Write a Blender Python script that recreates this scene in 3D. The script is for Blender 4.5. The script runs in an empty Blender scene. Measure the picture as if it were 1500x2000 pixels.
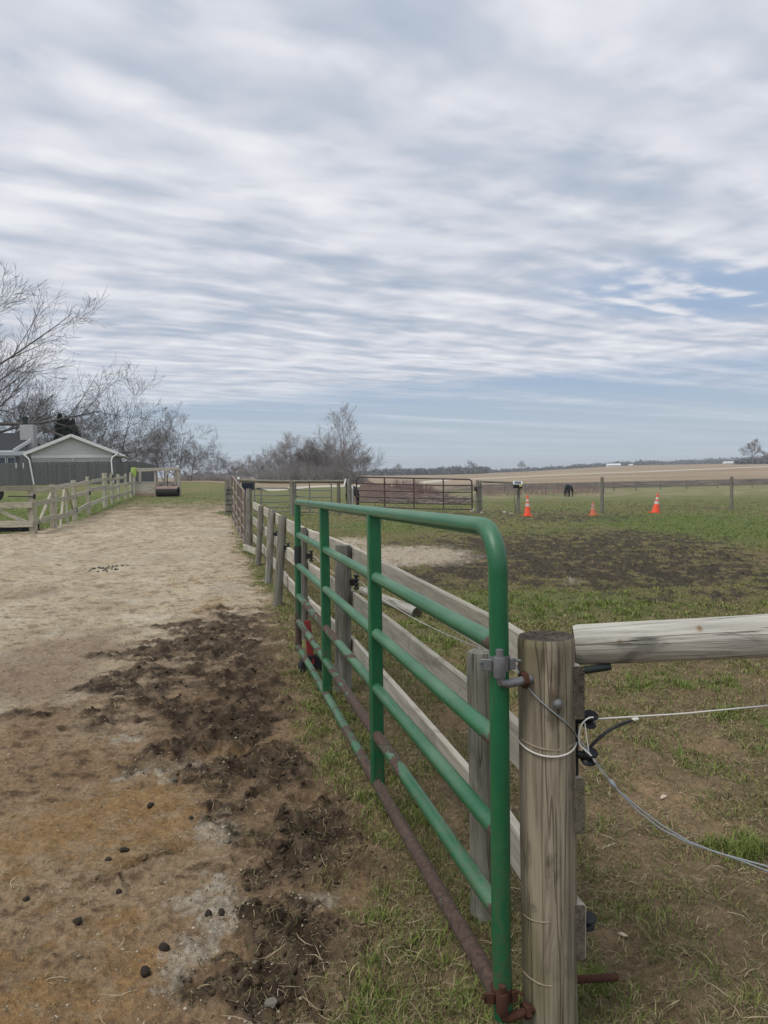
import bpy, bmesh, math, random
import numpy as np
from mathutils import Vector, Matrix

random.seed(7)
RNG = np.random.default_rng(11)
scene = bpy.context.scene
C = scene.collection

# ------------------------------------------------------------------ camera
PITCH = math.atan(75 / 1503.0)
ROLL = -math.radians(0.86)
EYE = 1.55
_f = Vector((0, math.cos(PITCH), -math.sin(PITCH)))
_r0 = Vector((1, 0, 0))
_u0 = Vector((0, math.sin(PITCH), math.cos(PITCH)))
_R = _r0 * math.cos(ROLL) + _u0 * math.sin(ROLL)
_U = _u0 * math.cos(ROLL) - _r0 * math.sin(ROLL)
cam_data = bpy.data.cameras.new("camera")
cam = bpy.data.objects.new("camera", cam_data)
C.objects.link(cam)
cam_data.sensor_fit = 'VERTICAL'
cam_data.sensor_height = 36.0
cam_data.sensor_width = 27.0
cam_data.lens = 36.0 * 1503.0 / 2000.0
cam_data.clip_start = 0.05
cam_data.clip_end = 12000.0
_m = Matrix((_R, _U, -_f)).transposed().to_4x4()
_m.translation = Vector((0, 0, EYE))
cam.matrix_world = _m
scene.camera = cam

# ------------------------------------------------------------------ node helper
class NB:
    def __init__(s, tree):
        s.t = tree; s.n = tree.nodes; s.l = tree.links
    def add(s, typ, **kw):
        nd = s.n.new(typ)
        for k, v in kw.items():
            setattr(nd, k, v)
        return nd
    def put(s, sock, v):
        if v is None: return
        if isinstance(v, bpy.types.NodeSocket): s.l.new(v, sock)
        elif isinstance(v, bpy.types.Node): s.l.new(v.outputs[0], sock)
        else:
            try: sock.default_value = v
            except Exception: sock.default_value = tuple(v) + (1,)
    def math(s, op, a, b=None, c=None, clamp=False):
        nd = s.add('ShaderNodeMath', operation=op); nd.use_clamp = clamp
        s.put(nd.inputs[0], a); s.put(nd.inputs[1], b); s.put(nd.inputs[2], c)
        return nd.outputs[0]
    def mix(s, fac, a, b, blend='MIX'):
        nd = s.add('ShaderNodeMix', data_type='RGBA', blend_type=blend)
        s.put(nd.inputs[0], fac); s.put(nd.inputs[6], a); s.put(nd.inputs[7], b)
        return nd.outputs[2]
    def noise(s, vec, scale=1.0, detail=4.0, rough=0.55, dist=0.0, col=False):
        nd = s.add('ShaderNodeTexNoise')
        s.put(nd.inputs['Vector'], vec); nd.inputs['Scale'].default_value = scale
        nd.inputs['Detail'].default_value = detail; nd.inputs['Roughness'].default_value = rough
        nd.inputs['Distortion'].default_value = dist
        return nd.outputs[1 if col else 0]
    def vec(s, x, y, z=0.0):
        nd = s.add('ShaderNodeCombineXYZ')
        s.put(nd.inputs[0], x); s.put(nd.inputs[1], y); s.put(nd.inputs[2], z)
        return nd.outputs[0]
    def vmul(s, v, k):
        nd = s.add('ShaderNodeVectorMath', operation='MULTIPLY')
        s.put(nd.inputs[0], v); nd.inputs[1].default_value = k
        return nd.outputs[0]
    def vadd(s, v, w):
        nd = s.add('ShaderNodeVectorMath', operation='ADD')
        s.put(nd.inputs[0], v); s.put(nd.inputs[1], w)
        return nd.outputs[0]
    def step(s, v, lo, hi, a=0.0, b=1.0):
        nd = s.add('ShaderNodeMapRange', interpolation_type='SMOOTHSTEP')
        s.put(nd.inputs[0], v); s.put(nd.inputs[1], lo); s.put(nd.inputs[2], hi)
        s.put(nd.inputs[3], a); s.put(nd.inputs[4], b)
        return nd.outputs[0]
    def ramp(s, v, stops):
        nd = s.add('ShaderNodeValToRGB')
        cr = nd.color_ramp
        while len(cr.elements) < len(stops): cr.elements.new(0.5)
        for e, (p, c) in zip(cr.elements, stops):
            e.position = p; e.color = tuple(c) + (1,) if len(c) == 3 else c
        s.put(nd.inputs[0], v)
        return nd.outputs[0]

# ------------------------------------------------------------------ sky and sun
SUN_EL, SUN_AZ = math.radians(60), math.radians(-125)      # azimuth from +Y towards +X
world = bpy.data.worlds.new("World")
scene.world = world
world.use_nodes = True
def build_world():
    b = NB(world.node_tree); b.n.clear()
    out = b.add('ShaderNodeOutputWorld')
    sky = b.add('ShaderNodeTexSky', sky_type='NISHITA')
    sky.sun_disc = False; sky.sun_elevation = SUN_EL; sky.sun_rotation = SUN_AZ
    sky.air_density = 1.0; sky.dust_density = 2.0
    bg1 = b.add('ShaderNodeBackground'); b.l.new(sky.outputs[0], bg1.inputs[0]); bg1.inputs[1].default_value = 0.09
    tc = b.add('ShaderNodeTexCoord')
    sep = b.add('ShaderNodeSeparateXYZ'); b.l.new(tc.outputs['Generated'], sep.inputs[0])
    z = b.math('ADD', b.math('MAXIMUM', sep.outputs[2], 0.0), 0.012)
    px = b.math('DIVIDE', sep.outputs[0], z); py = b.math('DIVIDE', sep.outputs[1], z)
    # cloud layer coordinates: u runs along the bands, v across them
    ub = b.math('ADD', b.math('MULTIPLY', px, 0.83), b.math('MULTIPLY', py, 0.56))
    vb = b.math('SUBTRACT', b.math('MULTIPLY', px, 0.56), b.math('MULTIPLY', py, 0.83))
    w1 = b.math('SUBTRACT', b.noise(b.vec(b.math('MULTIPLY', ub, .55), b.math('MULTIPLY', vb, .55), 3.1), 1.0, 2.0), .5)
    w2 = b.math('SUBTRACT', b.noise(b.vec(b.math('MULTIPLY', ub, 2.2), b.math('MULTIPLY', vb, 2.2), 7.7), 1.0, 2.0), .5)
    vw = b.math('ADD', vb, b.math('ADD', b.math('MULTIPLY', w1, .55), b.math('MULTIPLY', w2, .13)))
    broad = b.noise(b.vec(b.math('MULTIPLY', ub, 1.75), b.math('MULTIPLY', vw, 2.4), 0.4), 1.0, 3.0, .45)
    fine = b.noise(b.vec(b.math('MULTIPLY', ub, 3.3), b.math('MULTIPLY', vw, 5.2), 5.0), 1.0, 2.0, .45)
    soft = b.noise(b.vec(b.math('MULTIPLY', ub, 3.4), b.math('MULTIPLY', vw, 3.9), 9.0), 1.0, 4.0, .55)
    rip = b.math('ADD', b.math('SINE', b.math('MULTIPLY', vw, 15.0)), b.math('MULTIPLY', b.math('SINE', b.math('MULTIPLY', vw, 37.0)), b.math('MULTIPLY', .55, b.step(py, 2.2, 4.5))))
    big = b.noise(b.vec(b.math('MULTIPLY', px, .5), b.math('MULTIPLY', py, .35), 2.2), 1.0, 2.0)
    # ripples show best away from the zenith
    far = b.step(py, 1.6, 3.5)
    d = b.math('ADD', b.math('MULTIPLY', b.math('SUBTRACT', broad, .5), 1.1), b.math('MULTIPLY', b.math('SUBTRACT', fine, .5), .7))
    d = b.math('ADD', d, b.math('MULTIPLY', b.math('SUBTRACT', soft, .5), .55))
    d = b.math('ADD', d, b.math('MULTIPLY', rip, b.math('MULTIPLY', .15, b.step(soft, .3, .7))))
    d = b.math('ADD', d, b.math('MULTIPLY', b.math('SUBTRACT', big, .5), .55))
    cloudcol = b.ramp(b.math('ADD', d, .5), [(.08, (0.290, 0.345, 0.425)), (.32, (0.370, 0.406, 0.476)), (.50, (0.452, 0.474, 0.530)), (.68, (0.525, 0.538, 0.582)), (.92, (0.600, 0.612, 0.640))])
    # a thinner belt beyond the edge of the bank, and breaks in it
    t = b.math('ADD', b.math('MULTIPLY', px, .5), b.math('MULTIPLY', py, .865))
    tw = b.math('ADD', t, b.math('ADD', b.math('MULTIPLY', w1, 1.8), b.math('MULTIPLY', b.math('SUBTRACT', fine, .5), 1.6)))
    edge = b.step(tw, 6.4, 7.6)
    gx = b.math('SUBTRACT', px, 1.75); gy = b.math('SUBTRACT', py, 4.2)
    gv = b.math('ADD', b.math('MULTIPLY', gx, .56), b.math('MULTIPLY', gy, -.83))
    gu = b.math('ADD', b.math('MULTIPLY', gx, .83), b.math('MULTIPLY', gy, .56))
    gd = b.math('ADD', b.math('POWER', b.math('ABSOLUTE', b.math('DIVIDE', gu, 1.1)), 2.0), b.math('POWER', b.math('ABSOLUTE', b.math('DIVIDE', gv, .75)), 2.0))
    gap = b.math('MULTIPLY', b.step(gd, 1.2, 0.0), b.step(d, .16, -.12))
    streak = b.noise(b.vec(b.math('MULTIPLY', ub, .12), b.math('MULTIPLY', vb, .8), 1.3), 1.0, 5.0, .6)
    cov_far = b.math('MULTIPLY', b.step(streak, .40, .64), .75)
    cover = b.math('MULTIPLY', b.math('SUBTRACT', 1.0, b.math('MULTIPLY', edge, b.math('SUBTRACT', 1.0, cov_far))), b.math('SUBTRACT', 1.0, b.math('MULTIPLY', gap, .85)))
    # pale hazy air towards the horizon
    hz = b.step(sep.outputs[2], .15, .03)
    blue = b.mix(hz, (0.237, 0.320, 0.462, 1), (.335,.402,.458,1))
    cc = b.mix(b.math('MULTIPLY', hz, .8), cloudcol, (0.371, 0.435, 0.498, 1))
    bg2 = b.add('ShaderNodeBackground'); b.put(bg2.inputs[0], cc); bg2.inputs[1].default_value = 1.0
    bg3 = b.add('ShaderNodeBackground'); b.put(bg3.inputs[0], blue); bg3.inputs[1].default_value = 1.0
    mb = b.add('ShaderNodeMixShader'); b.put(mb.inputs[0], b.step(sep.outputs[2], .3, .02, .7, .95))
    b.l.new(bg1.outputs[0], mb.inputs[1]); b.l.new(bg3.outputs[0], mb.inputs[2])
    mx = b.add('ShaderNodeMixShader'); b.put(mx.inputs[0], cover)
    b.l.new(mb.outputs[0], mx.inputs[1]); b.l.new(bg2.outputs[0], mx.inputs[2])
    b.l.new(mx.outputs[0], out.inputs[0])
build_world()
sun_data = bpy.data.lights.new("sun", 'SUN')
sun_data.energy = 1.5; sun_data.angle = math.radians(25); sun_data.color = (1, .965, .91)
sun = bpy.data.objects.new("sun", sun_data); C.objects.link(sun)
_sd = Vector((math.cos(SUN_EL) * math.sin(SUN_AZ), math.cos(SUN_EL) * math.cos(SUN_AZ), math.sin(SUN_EL)))
sun.rotation_euler = _sd.to_track_quat('Z', 'Y').to_euler(); sun.location = (0, 0, 50)
scene.view_settings.view_transform = 'Standard'
scene.view_settings.look = 'None'
scene.view_settings.gamma = 1.0
scene.view_settings.exposure = 0.5
try: scene.view_settings.use_curve_mapping = False
except Exception: pass

# ------------------------------------------------------------------ helpers
def sstep(a, b, x):
    t = np.clip((x - a) / (b - a), 0, 1)
    return t * t * (3 - 2 * t)

def _hash(ix, iy, seed):
    h = (ix.astype(np.int64) * 374761393 + iy.astype(np.int64) * 668265263 + seed * 974711 + 1013904223) & 0x7fffffff
    h = ((h ^ (h >> 13)) * 1274126177) & 0x7fffffff
    h = ((h ^ (h >> 16)) * 1911520717) & 0x7fffffff
    return ((h ^ (h >> 15)) & 0xffff) / 65536.0

def perlin(x, y, seed=0):
    x = np.asarray(x, float); y = np.asarray(y, float)
    xi = np.floor(x); yi = np.floor(y); xf = x - xi; yf = y - yi
    u = xf ** 3 * (xf * (xf * 6 - 15) + 10); v = yf ** 3 * (yf * (yf * 6 - 15) + 10)
    def gr(ox, oy):
        a = _hash(xi + ox, yi + oy, seed) * 2 * np.pi
        return np.cos(a) * (xf - ox) + np.sin(a) * (yf - oy)
    n0 = gr(0, 0) * (1 - u) + gr(1, 0) * u
    n1 = gr(0, 1) * (1 - u) + gr(1, 1) * u
    return (n0 * (1 - v) + n1 * v) * 1.5

def fbm(x, y, octv=4, seed=0, gain=.5, lac=2.07):
    s = 0; a = 1.0; t = 0
    for i in range(octv):
        s = s + a * perlin(x, y, seed + i * 17); t += a; a *= gain; x = x * lac + 13.7; y = y * lac - 7.3
    return s / t

def billow(x, y, octv=3, seed=0):
    s = 0; a = 1.0; t = 0
    for i in range(octv):
        s = s + a * np.abs(perlin(x, y, seed + i * 31)); t += a; a *= .5; x = x * 2.13 + 3.1; y = y * 2.13 - 9.2
    return s / t * 2

def tag(o, label=None, cat=None, group=None, kind=None):
    if label: o['label'] = label
    if cat: o['category'] = cat
    if group: o['group'] = group
    if kind: o['kind'] = kind
    return o

def empty(name, loc=(0, 0, 0), label=None, cat=None, group=None):
    o = bpy.data.objects.new(name, None); C.objects.link(o)
    o.location = loc; o.empty_display_size = .2
    return tag(o, label, cat, group)

def np_mesh(name, V, F, mat, parent=None, smooth=False, attrs=None, kind=None):
    V = np.asarray(V, np.float32); F = np.asarray(F, np.int32)
    me = bpy.data.meshes.new(name); k = F.shape[1]
    me.vertices.add(len(V)); me.vertices.foreach_set('co', V.ravel())
    me.loops.add(F.size); me.loops.foreach_set('vertex_index', F.ravel())
    me.polygons.add(len(F))
    me.polygons.foreach_set('loop_start', np.arange(0, F.size, k, dtype=np.int32))
    me.polygons.foreach_set('loop_total', np.full(len(F), k, dtype=np.int32))
    if smooth: me.polygons.foreach_set('use_smooth', np.ones(len(F), bool))
    for an, (typ, data) in (attrs or {}).items():
        at_ = me.attributes.new(an, typ, 'POINT')
        at_.data.foreach_set({'FLOAT': 'value', 'FLOAT_VECTOR': 'vector', 'FLOAT_COLOR': 'color'}[typ], np.asarray(data, np.float32).ravel())
    me.update(); me.validate()
    if mat: me.materials.append(mat)
    o = bpy.data.objects.new(name, me); C.objects.link(o)
    if parent: o.parent = parent
    if kind: o['kind'] = kind
    return o

def frame(d, up=Vector((0, 0, 1))):
    d = d.normalized()
    if abs(d.dot(up)) > .98: up = Vector((0, 1, 0))
    s = d.cross(up).normalized(); u = s.cross(d).normalized()
    return d, s, u

class MB:
    """collects shapes (with grain coordinates and a wear value per vertex) for ONE mesh object"""
    def __init__(s): s.v = []; s.f = []; s.g = []; s.w = []; s.off = Vector((random.random() * 9, random.random() * 9, random.random() * 9))
    def add(s, vs, fs, gs=None, ws=None):
        b = len(s.v); s.v += [tuple(q) for q in vs]
        s.f += [tuple(i + b for i in q) for q in fs]
        gs = gs or vs
        s.g += [tuple(Vector(q) + s.off) for q in gs]
        s.w += list(ws) if ws is not None else [0.0] * len(vs)
        return s
    def tube(s, pts, rad, n=12, caps=True, wear=None, jit=0.0):
        pts = [Vector(p) for p in pts]; m = len(pts)
        rad = rad if hasattr(rad, '__len__') else [rad] * m
        wear = wear if wear is not None else [0.0] * m
        vs, fs, gs, ws = [], [], [], []
        d0 = (pts[1] - pts[0]).normalized(); _, sx, ux = frame(d0); L = 0; prev = d0
        for i, p in enumerate(pts):
            d = (pts[min(i + 1, m - 1)] - pts[max(i - 1, 0)]).normalized()
            q = prev.rotation_difference(d); sx = q @ sx; ux = q @ ux; prev = d
            if i: L += (p - pts[i - 1]).length
            for k in range(n):
                a = 2 * math.pi * k / n; r = rad[i] * (1 + (random.uniform(-jit, jit) if jit else 0))
                vs.append(p + sx * math.cos(a) * r + ux * math.sin(a) * r)
                gs.append(Vector((math.cos(a) * rad[i], math.sin(a) * rad[i], L))); ws.append(wear[i])
        for i in range(m - 1):
            for k in range(n):
                a = i * n + k; b = i * n + (k + 1) % n
                fs.append((a, b, b + n, a + n))
        if caps:
            fs.append(tuple(range(n - 1, -1, -1))); fs.append(tuple(range((m - 1) * n, m * n)))
        return s.add(vs, fs, gs, ws)
    def beam(s, p, q, w, h, up=(0, 0, 1), bev=.004, seg=1, warp=0.0, twist=0.0):
        """rectangular bar p->q, width w sideways, height h along up, with chamfered edges"""
        p = Vector(p); q = Vector(q); d, sx, ux = frame(q - p, Vector(up)); L = (q - p).length
        b = min(bev, w * .3, h * .3)
        prof = [(-w / 2 + b, -h / 2), (w / 2 - b, -h / 2), (w / 2, -h / 2 + b), (w / 2, h / 2 - b), (w / 2 - b, h / 2), (-w / 2 + b, h / 2), (-w / 2, h / 2 - b), (-w / 2, -h / 2 + b)]
        vs, fs, gs = [], [], []; ph = random.random() * 6
        for i in range(seg + 1):
            t = i / seg; o = warp * math.sin(t * math.pi * 1.6 + ph); tw = twist * (t - .5)
            for (a, c) in prof:
                a2 = a * math.cos(tw) - c * math.sin(tw); c2 = a * math.sin(tw) + c * math.cos(tw)
                vs.append(p + d * (L * t) + sx * (a2 + o) + ux * (c2 + o * .6)); gs.append(Vector((a, c, L * t)))
        for i in range(seg):
            for k in range(8):
                a = i * 8 + k; c = i * 8 + (k + 1) % 8
                fs.append((a, c, c + 8, a + 8))
        fs.append(tuple(range(7, -1, -1))); fs.append(tuple(range(seg * 8, seg * 8 + 8)))
        return s.add(vs, fs, gs)
    def box(s, c, size, rz=0.0, bev=.004):
        c = Vector(c); x, y, z = size
        dx = Vector((math.cos(rz), math.sin(rz), 0)) * (x / 2)
        return s.beam(c - dx, c + dx, y, z, bev=bev)
    def quad(s, pts): return s.add([Vector(p) for p in pts], [tuple(range(len(pts)))])
    def lathe(s, prof, n=24, c=(0, 0, 0), axis=None):
        """profile [(r,z)...] about z (or about axis)"""
        c = Vector(c); rot = axis and Vector((0, 0, 1)).rotation_difference(Vector(axis).normalized())
        vs, fs = [], []
        for (r, z) in prof:
            for k in range(n):
                a = 2 * math.pi * k / n; p = Vector((r * math.cos(a), r * math.sin(a), z))
                vs.append(c + (rot @ p if rot else p))
        m = len(prof)
        for i in range(m - 1):
            for k in range(n):
                a = i * n + k; b = i * n + (k + 1) % n
                fs.append((a, b, b + n, a + n))
        if prof[0][0] > 1e-5: fs.append(tuple(range(n - 1, -1, -1)))
        if prof[-1][0] > 1e-5: fs.append(tuple(range((m - 1) * n, m * n)))
        return s.add(vs, fs)
    def build(s, name, mat, parent=None, smooth=False, ang=40):
        me = bpy.data.meshes.new(name); me.from_pydata(s.v, [], s.f)
        a = me.attributes.new('gr', 'FLOAT_VECTOR', 'POINT'); a.data.foreach_set('vector', np.array(s.g, np.float32).ravel())
        a = me.attributes.new('wear', 'FLOAT', 'POINT'); a.data.foreach_set('value', np.array(s.w, np.float32))
        me.update()
        if smooth:
            me.polygons.foreach_set('use_smooth', np.ones(len(me.polygons), bool)); me.set_sharp_from_angle(angle=math.radians(ang))
        if mat: me.materials.append(mat)
        o = bpy.data.objects.new(name, me); C.objects.link(o)
        if parent:
            o.parent = parent
            o.matrix_parent_inverse = Matrix.Translation(-Vector(parent.location))   # shapes are given in world metres
        return o

def copy_tree(o, parent=None):
    c = o.copy(); C.objects.link(c); c.parent = parent
    for ch in list(o.children): copy_tree(ch, c)
    return c

# ------------------------------------------------------------------ materials
def material(name, fn):
    m = bpy.data.materials.new(name); m.use_nodes = True
    b = NB(m.node_tree); b.n.clear()
    out = b.add('ShaderNodeOutputMaterial'); bs = b.add('ShaderNodeBsdfPrincipled')
    b.l.new(bs.outputs[0], out.inputs[0])
    bs.inputs['Specular IOR Level'].default_value = .3
    fn(b, bs)
    return m

def bump(b, bs, h, dist, strength=1.0):
    nd = b.add('ShaderNodeBump'); nd.inputs['Distance'].default_value = dist; nd.inputs['Strength'].default_value = strength
    b.put(nd.inputs['Height'], h); b.l.new(nd.outputs[0], bs.inputs['Normal'])

def plain(name, col, rough=.6, metal=0.0, var=.25, scale=12.0, spec=.3, grit=0.0):
    def fn(b, bs):
        tc = b.add('ShaderNodeTexCoord'); oi = b.add('ShaderNodeObjectInfo')
        v = b.vadd(tc.outputs['Object'], b.vec(b.math('MULTIPLY', oi.outputs['Random'], 50.0), 0.0, 0.0))
        n = b.noise(v, scale, 4, .6)
        k = b.math('ADD', 1 - var, b.math('MULTIPLY', n, 2 * var))
        hsv = b.add('ShaderNodeHueSaturation'); b.put(hsv.inputs['Value'], k); b.put(hsv.inputs['Color'], tuple(col) + (1,))
        b.put(bs.inputs['Base Color'], hsv.outputs[0])
        bs.inputs['Roughness'].default_value = rough; bs.inputs['Metallic'].default_value = metal
        bs.inputs['Specular IOR Level'].default_value = spec
        if grit: bump(b, bs, b.noise(v, scale * 6, 3, .6), grit)
    return material(name, fn)

def wood(name, light, dark, tint, tint_amt=.4, crack=.5, bscale=1.0, fine=1.0, stain=.55):
    def fn(b, bs):
        at_ = b.add('ShaderNodeAttribute', attribute_name='gr'); oi = b.add('ShaderNodeObjectInfo')
        r = b.math('MULTIPLY', oi.outputs['Random'], 37.0)
        v = b.vadd(at_.outputs['Vector'], b.vec(r, r, r))
        g1 = b.noise(b.vmul(v, (38 * fine, 38 * fine, 2.2)), 1.0, 5, .62, .4)
        g2 = b.noise(b.vmul(v, (150 * fine, 150 * fine, 6)), 1.0, 3, .6)
        bl = b.noise(b.vmul(v, (9, 9, 4.5)), 1.0, 5, .62, .6)
        tn = b.noise(b.vmul(v, (5, 5, 1.2)), 1.0, 3, .6)
        g = b.math('ADD', b.math('MULTIPLY', g1, .62), b.math('MULTIPLY', g2, .38))
        c = b.mix(b.step(g, .36, .66), tuple(dark) + (1,), tuple(light) + (1,))
        c = b.mix(b.math('MULTIPLY', b.step(tn, .42, .66), tint_amt), c, tuple(tint) + (1,))
        c = b.mix(b.math('MULTIPLY', b.step(bl, .52, .70), stain), c, tuple(x * .55 for x in dark) + (1,))
        wr = b.add('ShaderNodeAttribute', attribute_name='wear')
        c = b.mix(b.step(wr.outputs['Fac'], .1, .9), c, (.20, .115, .05, 1))
        cr = b.noise(b.vmul(v, (26, 26, .7)), 1.0, 2, .5, .2)
        cm = b.math('MULTIPLY', b.step(b.math('ABSOLUTE', b.math('SUBTRACT', cr, .5)), .012, .003), crack)
        c = b.mix(cm, c, (.018, .015, .011, 1))
        k = b.math('ADD', .85, b.math('MULTIPLY', oi.outputs['Random'], .3))
        hsv = b.add('ShaderNodeHueSaturation'); b.put(hsv.inputs['Value'], k); b.put(hsv.inputs['Color'], c)
        b.put(bs.inputs['Base Color'], hsv.outputs[0]); bs.inputs['Roughness'].default_value = .88
        bs.inputs['Specular IOR Level'].default_value = .2
        bump(b, bs, b.math('SUBTRACT', b.math('MULTIPLY', g, 1.0), b.math('MULTIPLY', cm, 1.2)), .004 * bscale)
    return material(name, fn)

def gate_paint(name, paint, rust, gloss=.28, chip=(.30, .36, .30)):
    """gloss paint over steel; the 'wear' attribute says how much of it has gone to rust"""
    def fn(b, bs):
        at_ = b.add('ShaderNodeAttribute', attribute_name='gr'); wr = b.add('ShaderNodeAttribute', attribute_name='wear')
        oi = b.add('ShaderNodeObjectInfo'); r = b.math('MULTIPLY', oi.outputs['Random'], 29.0)
        v = b.vadd(at_.outputs['Vector'], b.vec(r, r, r))
        n1 = b.noise(b.vmul(v, (14, 14, 6)), 1.0, 5, .6, .3); n2 = b.noise(v, 55.0, 4, .6); n3 = b.noise(v, 160.0, 3, .6)
        m = b.math('ADD', b.math('MULTIPLY', n1, .8), b.math('MULTIPLY', n2, .2))
        thr = b.math('SUBTRACT', .80, b.math('MULTIPLY', wr.outputs['Fac'], .55))
        rm = b.step(b.math('SUBTRACT', m, thr), -.012, .02)
        halo = b.step(b.math('SUBTRACT', m, thr), -.05, .0)
        pc = b.mix(b.step(n1, .3, .75), tuple(paint) + (1,), tuple(x * 1.35 for x in paint) + (1,))
        pc = b.mix(b.math('MULTIPLY', b.step(n3, .62, .78), b.math('ADD', .12, b.math('MULTIPLY', wr.outputs['Fac'], .5))), pc, tuple(chip) + (1,))
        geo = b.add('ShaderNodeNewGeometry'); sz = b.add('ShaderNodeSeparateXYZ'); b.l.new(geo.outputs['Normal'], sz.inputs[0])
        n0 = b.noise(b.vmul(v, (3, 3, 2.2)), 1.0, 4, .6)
        dust_highlight = b.math('MULTIPLY', b.step(sz.outputs[2], -.1, .9), b.step(b.math('ADD', b.math('MULTIPLY', n0, .7), b.math('MULTIPLY', n2, .3)), .36, .66))
        pc = b.mix(b.math('MULTIPLY', dust_highlight, .36), pc, (.30, .36, .28, 1))  # dust on up-facing sides, which also paints in the pale sky highlight
        pc = b.mix(b.math('MULTIPLY', b.step(n2, .60, .72), .35), pc, tuple(x * .45 + .006 for x in paint) + (1,))
        scr = b.noise(b.vmul(v, (90, 90, 9)), 1.0, 2, .5)
        pc = b.mix(b.math('MULTIPLY', b.step(scr, .69, .73), .45), pc, (.05, .045, .035, 1))
        pc = b.mix(b.math('MULTIPLY', halo, .35), pc, (.05, .06, .04, 1))
        ps = b.add('ShaderNodeSeparateXYZ'); b.l.new(geo.outputs['Position'], ps.inputs[0])
        spl = b.math('MULTIPLY', b.step(ps.outputs[2], .95, .10), b.step(b.math('ADD', b.math('MULTIPLY', n2, .5), b.math('MULTIPLY', n1, .5)), .42, .62))
        pc = b.mix(b.math('MULTIPLY', spl, .55), pc, (.10, .078, .05, 1))
        rc = b.mix(b.step(n2, .35, .65), tuple(rust) + (1,), tuple(x * 1.9 for x in rust) + (1,))
        rc = b.mix(b.math('MULTIPLY', b.step(n3, .64, .76), .6), rc, (.24, .2, .17, 1))
        b.put(bs.inputs['Base Color'], b.mix(rm, pc, rc))
        b.put(bs.inputs['Roughness'], b.math('ADD', gloss, b.math('ADD', b.math('MULTIPLY', rm, .5), b.math('ADD', b.math('MULTIPLY', n2, .12), b.math('MULTIPLY', dust_highlight, .3)))))
        bs.inputs['Specular IOR Level'].default_value = .5
        bump(b, bs, b.math('ADD', b.math('MULTIPLY', rm, b.math('SUBTRACT', n3, 1.2)), b.math('MULTIPLY', n3, .05)), .0012)
    return material(name, fn)

MAT = {}
MAT['post_wood'] = wood('weathered_post_wood', (.36, .312, .228), (.185, .158, .112), (.16, .145, .07), .65, .45, 1.2, .8, .9)
MAT['log_wood'] = wood('bleached_log_wood', (.50, .485, .43), (.29, .28, .245), (.36, .33, .25), .4, .5, 1.2, .8, .85)
MAT['fence_post'] = wood('grey_fence_post_wood', (.33, .315, .27), (.155, .147, .125), (.18, .185, .125), .45, .5)
MAT['board'] = wood('pale_fence_board_wood', (.53, .50, .42), (.33, .305, .25), (.40, .365, .28), .35, .15, .6)
MAT['old_rail'] = wood('old_paddock_rail_wood', (.56, .53, .43), (.33, .305, .24), (.36, .33, .21), .4, .4)
MAT['end_grain'] = wood('dark_end_grain', (.105, .088, .064), (.045, .037, .027), (.075, .075, .035), .5, .9, 1.5)
MAT['end_cut'] = wood('sawn_board_end', (.20, .175, .135), (.11, .097, .075), (.13, .12, .07), .5, .4)
MAT['far_post'] = wood('far_post_wood', (.27, .255, .21), (.15, .14, .115), (.19, .18, .12), .4, .3)
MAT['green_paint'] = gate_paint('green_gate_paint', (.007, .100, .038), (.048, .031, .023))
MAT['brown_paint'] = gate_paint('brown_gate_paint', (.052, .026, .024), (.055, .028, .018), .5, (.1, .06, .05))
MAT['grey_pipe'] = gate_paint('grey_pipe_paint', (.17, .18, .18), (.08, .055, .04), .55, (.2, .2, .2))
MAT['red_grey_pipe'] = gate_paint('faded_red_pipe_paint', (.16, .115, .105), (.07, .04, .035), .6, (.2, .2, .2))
MAT['galv'] = plain('galvanised_steel', (.20, .205, .21), .55, .5, .35, 60)
MAT['rust'] = plain('rusty_steel', (.075, .032, .02), .85, .1, .45, 60, grit=.002)
MAT['dark_steel'] = plain('dark_threaded_steel', (.045, .055, .055), .5, .6, .2, 60)
MAT['black_plastic'] = plain('black_plastic', (.012, .013, .015), .42, 0, .2, 40)
MAT['white_wire'] = plain('white_electric_wire', (.62, .61, .56), .5, 0, .15, 60)
MAT['grey_wire'] = plain('grey_steel_wire', (.34, .37, .38), .4, .6, .15, 60)
MAT['black_cable'] = plain('black_cable', (.03, .032, .034), .5, 0, .2, 40)
MAT['red_paint'] = plain('faded_red_paint', (.20, .022, .022), .55, 0, .25, 25)
MAT['rubber'] = plain('black_rubber', (.022, .024, .027), .8, 0, .3, 30)
MAT['wheel_hub'] = plain('dirty_white_hub', (.40, .33, .26), .7, 0, .3, 30)
MAT['cone_orange'] = plain('orange_cone_plastic', (.70, .082, .03), .6, 0, .3, 14)
MAT['cone_faded'] = plain('faded_orange_cone', (.50, .13, .06), .6, 0, .15, 8)
MAT['cone_white'] = plain('white_cone_band', (.56, .52, .48), .6, 0, .3, 14)
MAT['cone_pale'] = plain('dirty_pale_band', (.42, .30, .24), .6, 0, .15, 10)
MAT['siding'] = plain('grey_vinyl_siding', (.62, .625, .625), .6, 0, .06, 1.0)
MAT['white_trim'] = plain('white_trim_paint', (.72, .74, .74), .5, 0, .06, 3)
MAT['roof_dark'] = plain('charcoal_shingles', (.045, .047, .052), .9, 0, .35, 9)
MAT['roof_grey'] = plain('grey_porch_roof', (.22, .235, .25), .6, 0, .15, 3)
MAT['wall_pale'] = plain('weathered_pale_wall', (.46, .46, .45), .8, 0, .25, 2)
MAT['wall_dark'] = plain('dark_grey_wall', (.09, .10, .11), .7, 0, .15, 2)
MAT['glass'] = plain('window_glass', (.02, .035, .05), .08, 0, .2, 3, spec=.6)
MAT['chimney'] = plain('chimney_siding', (.47, .48, .48), .65, 0, .08, 2)
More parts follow.
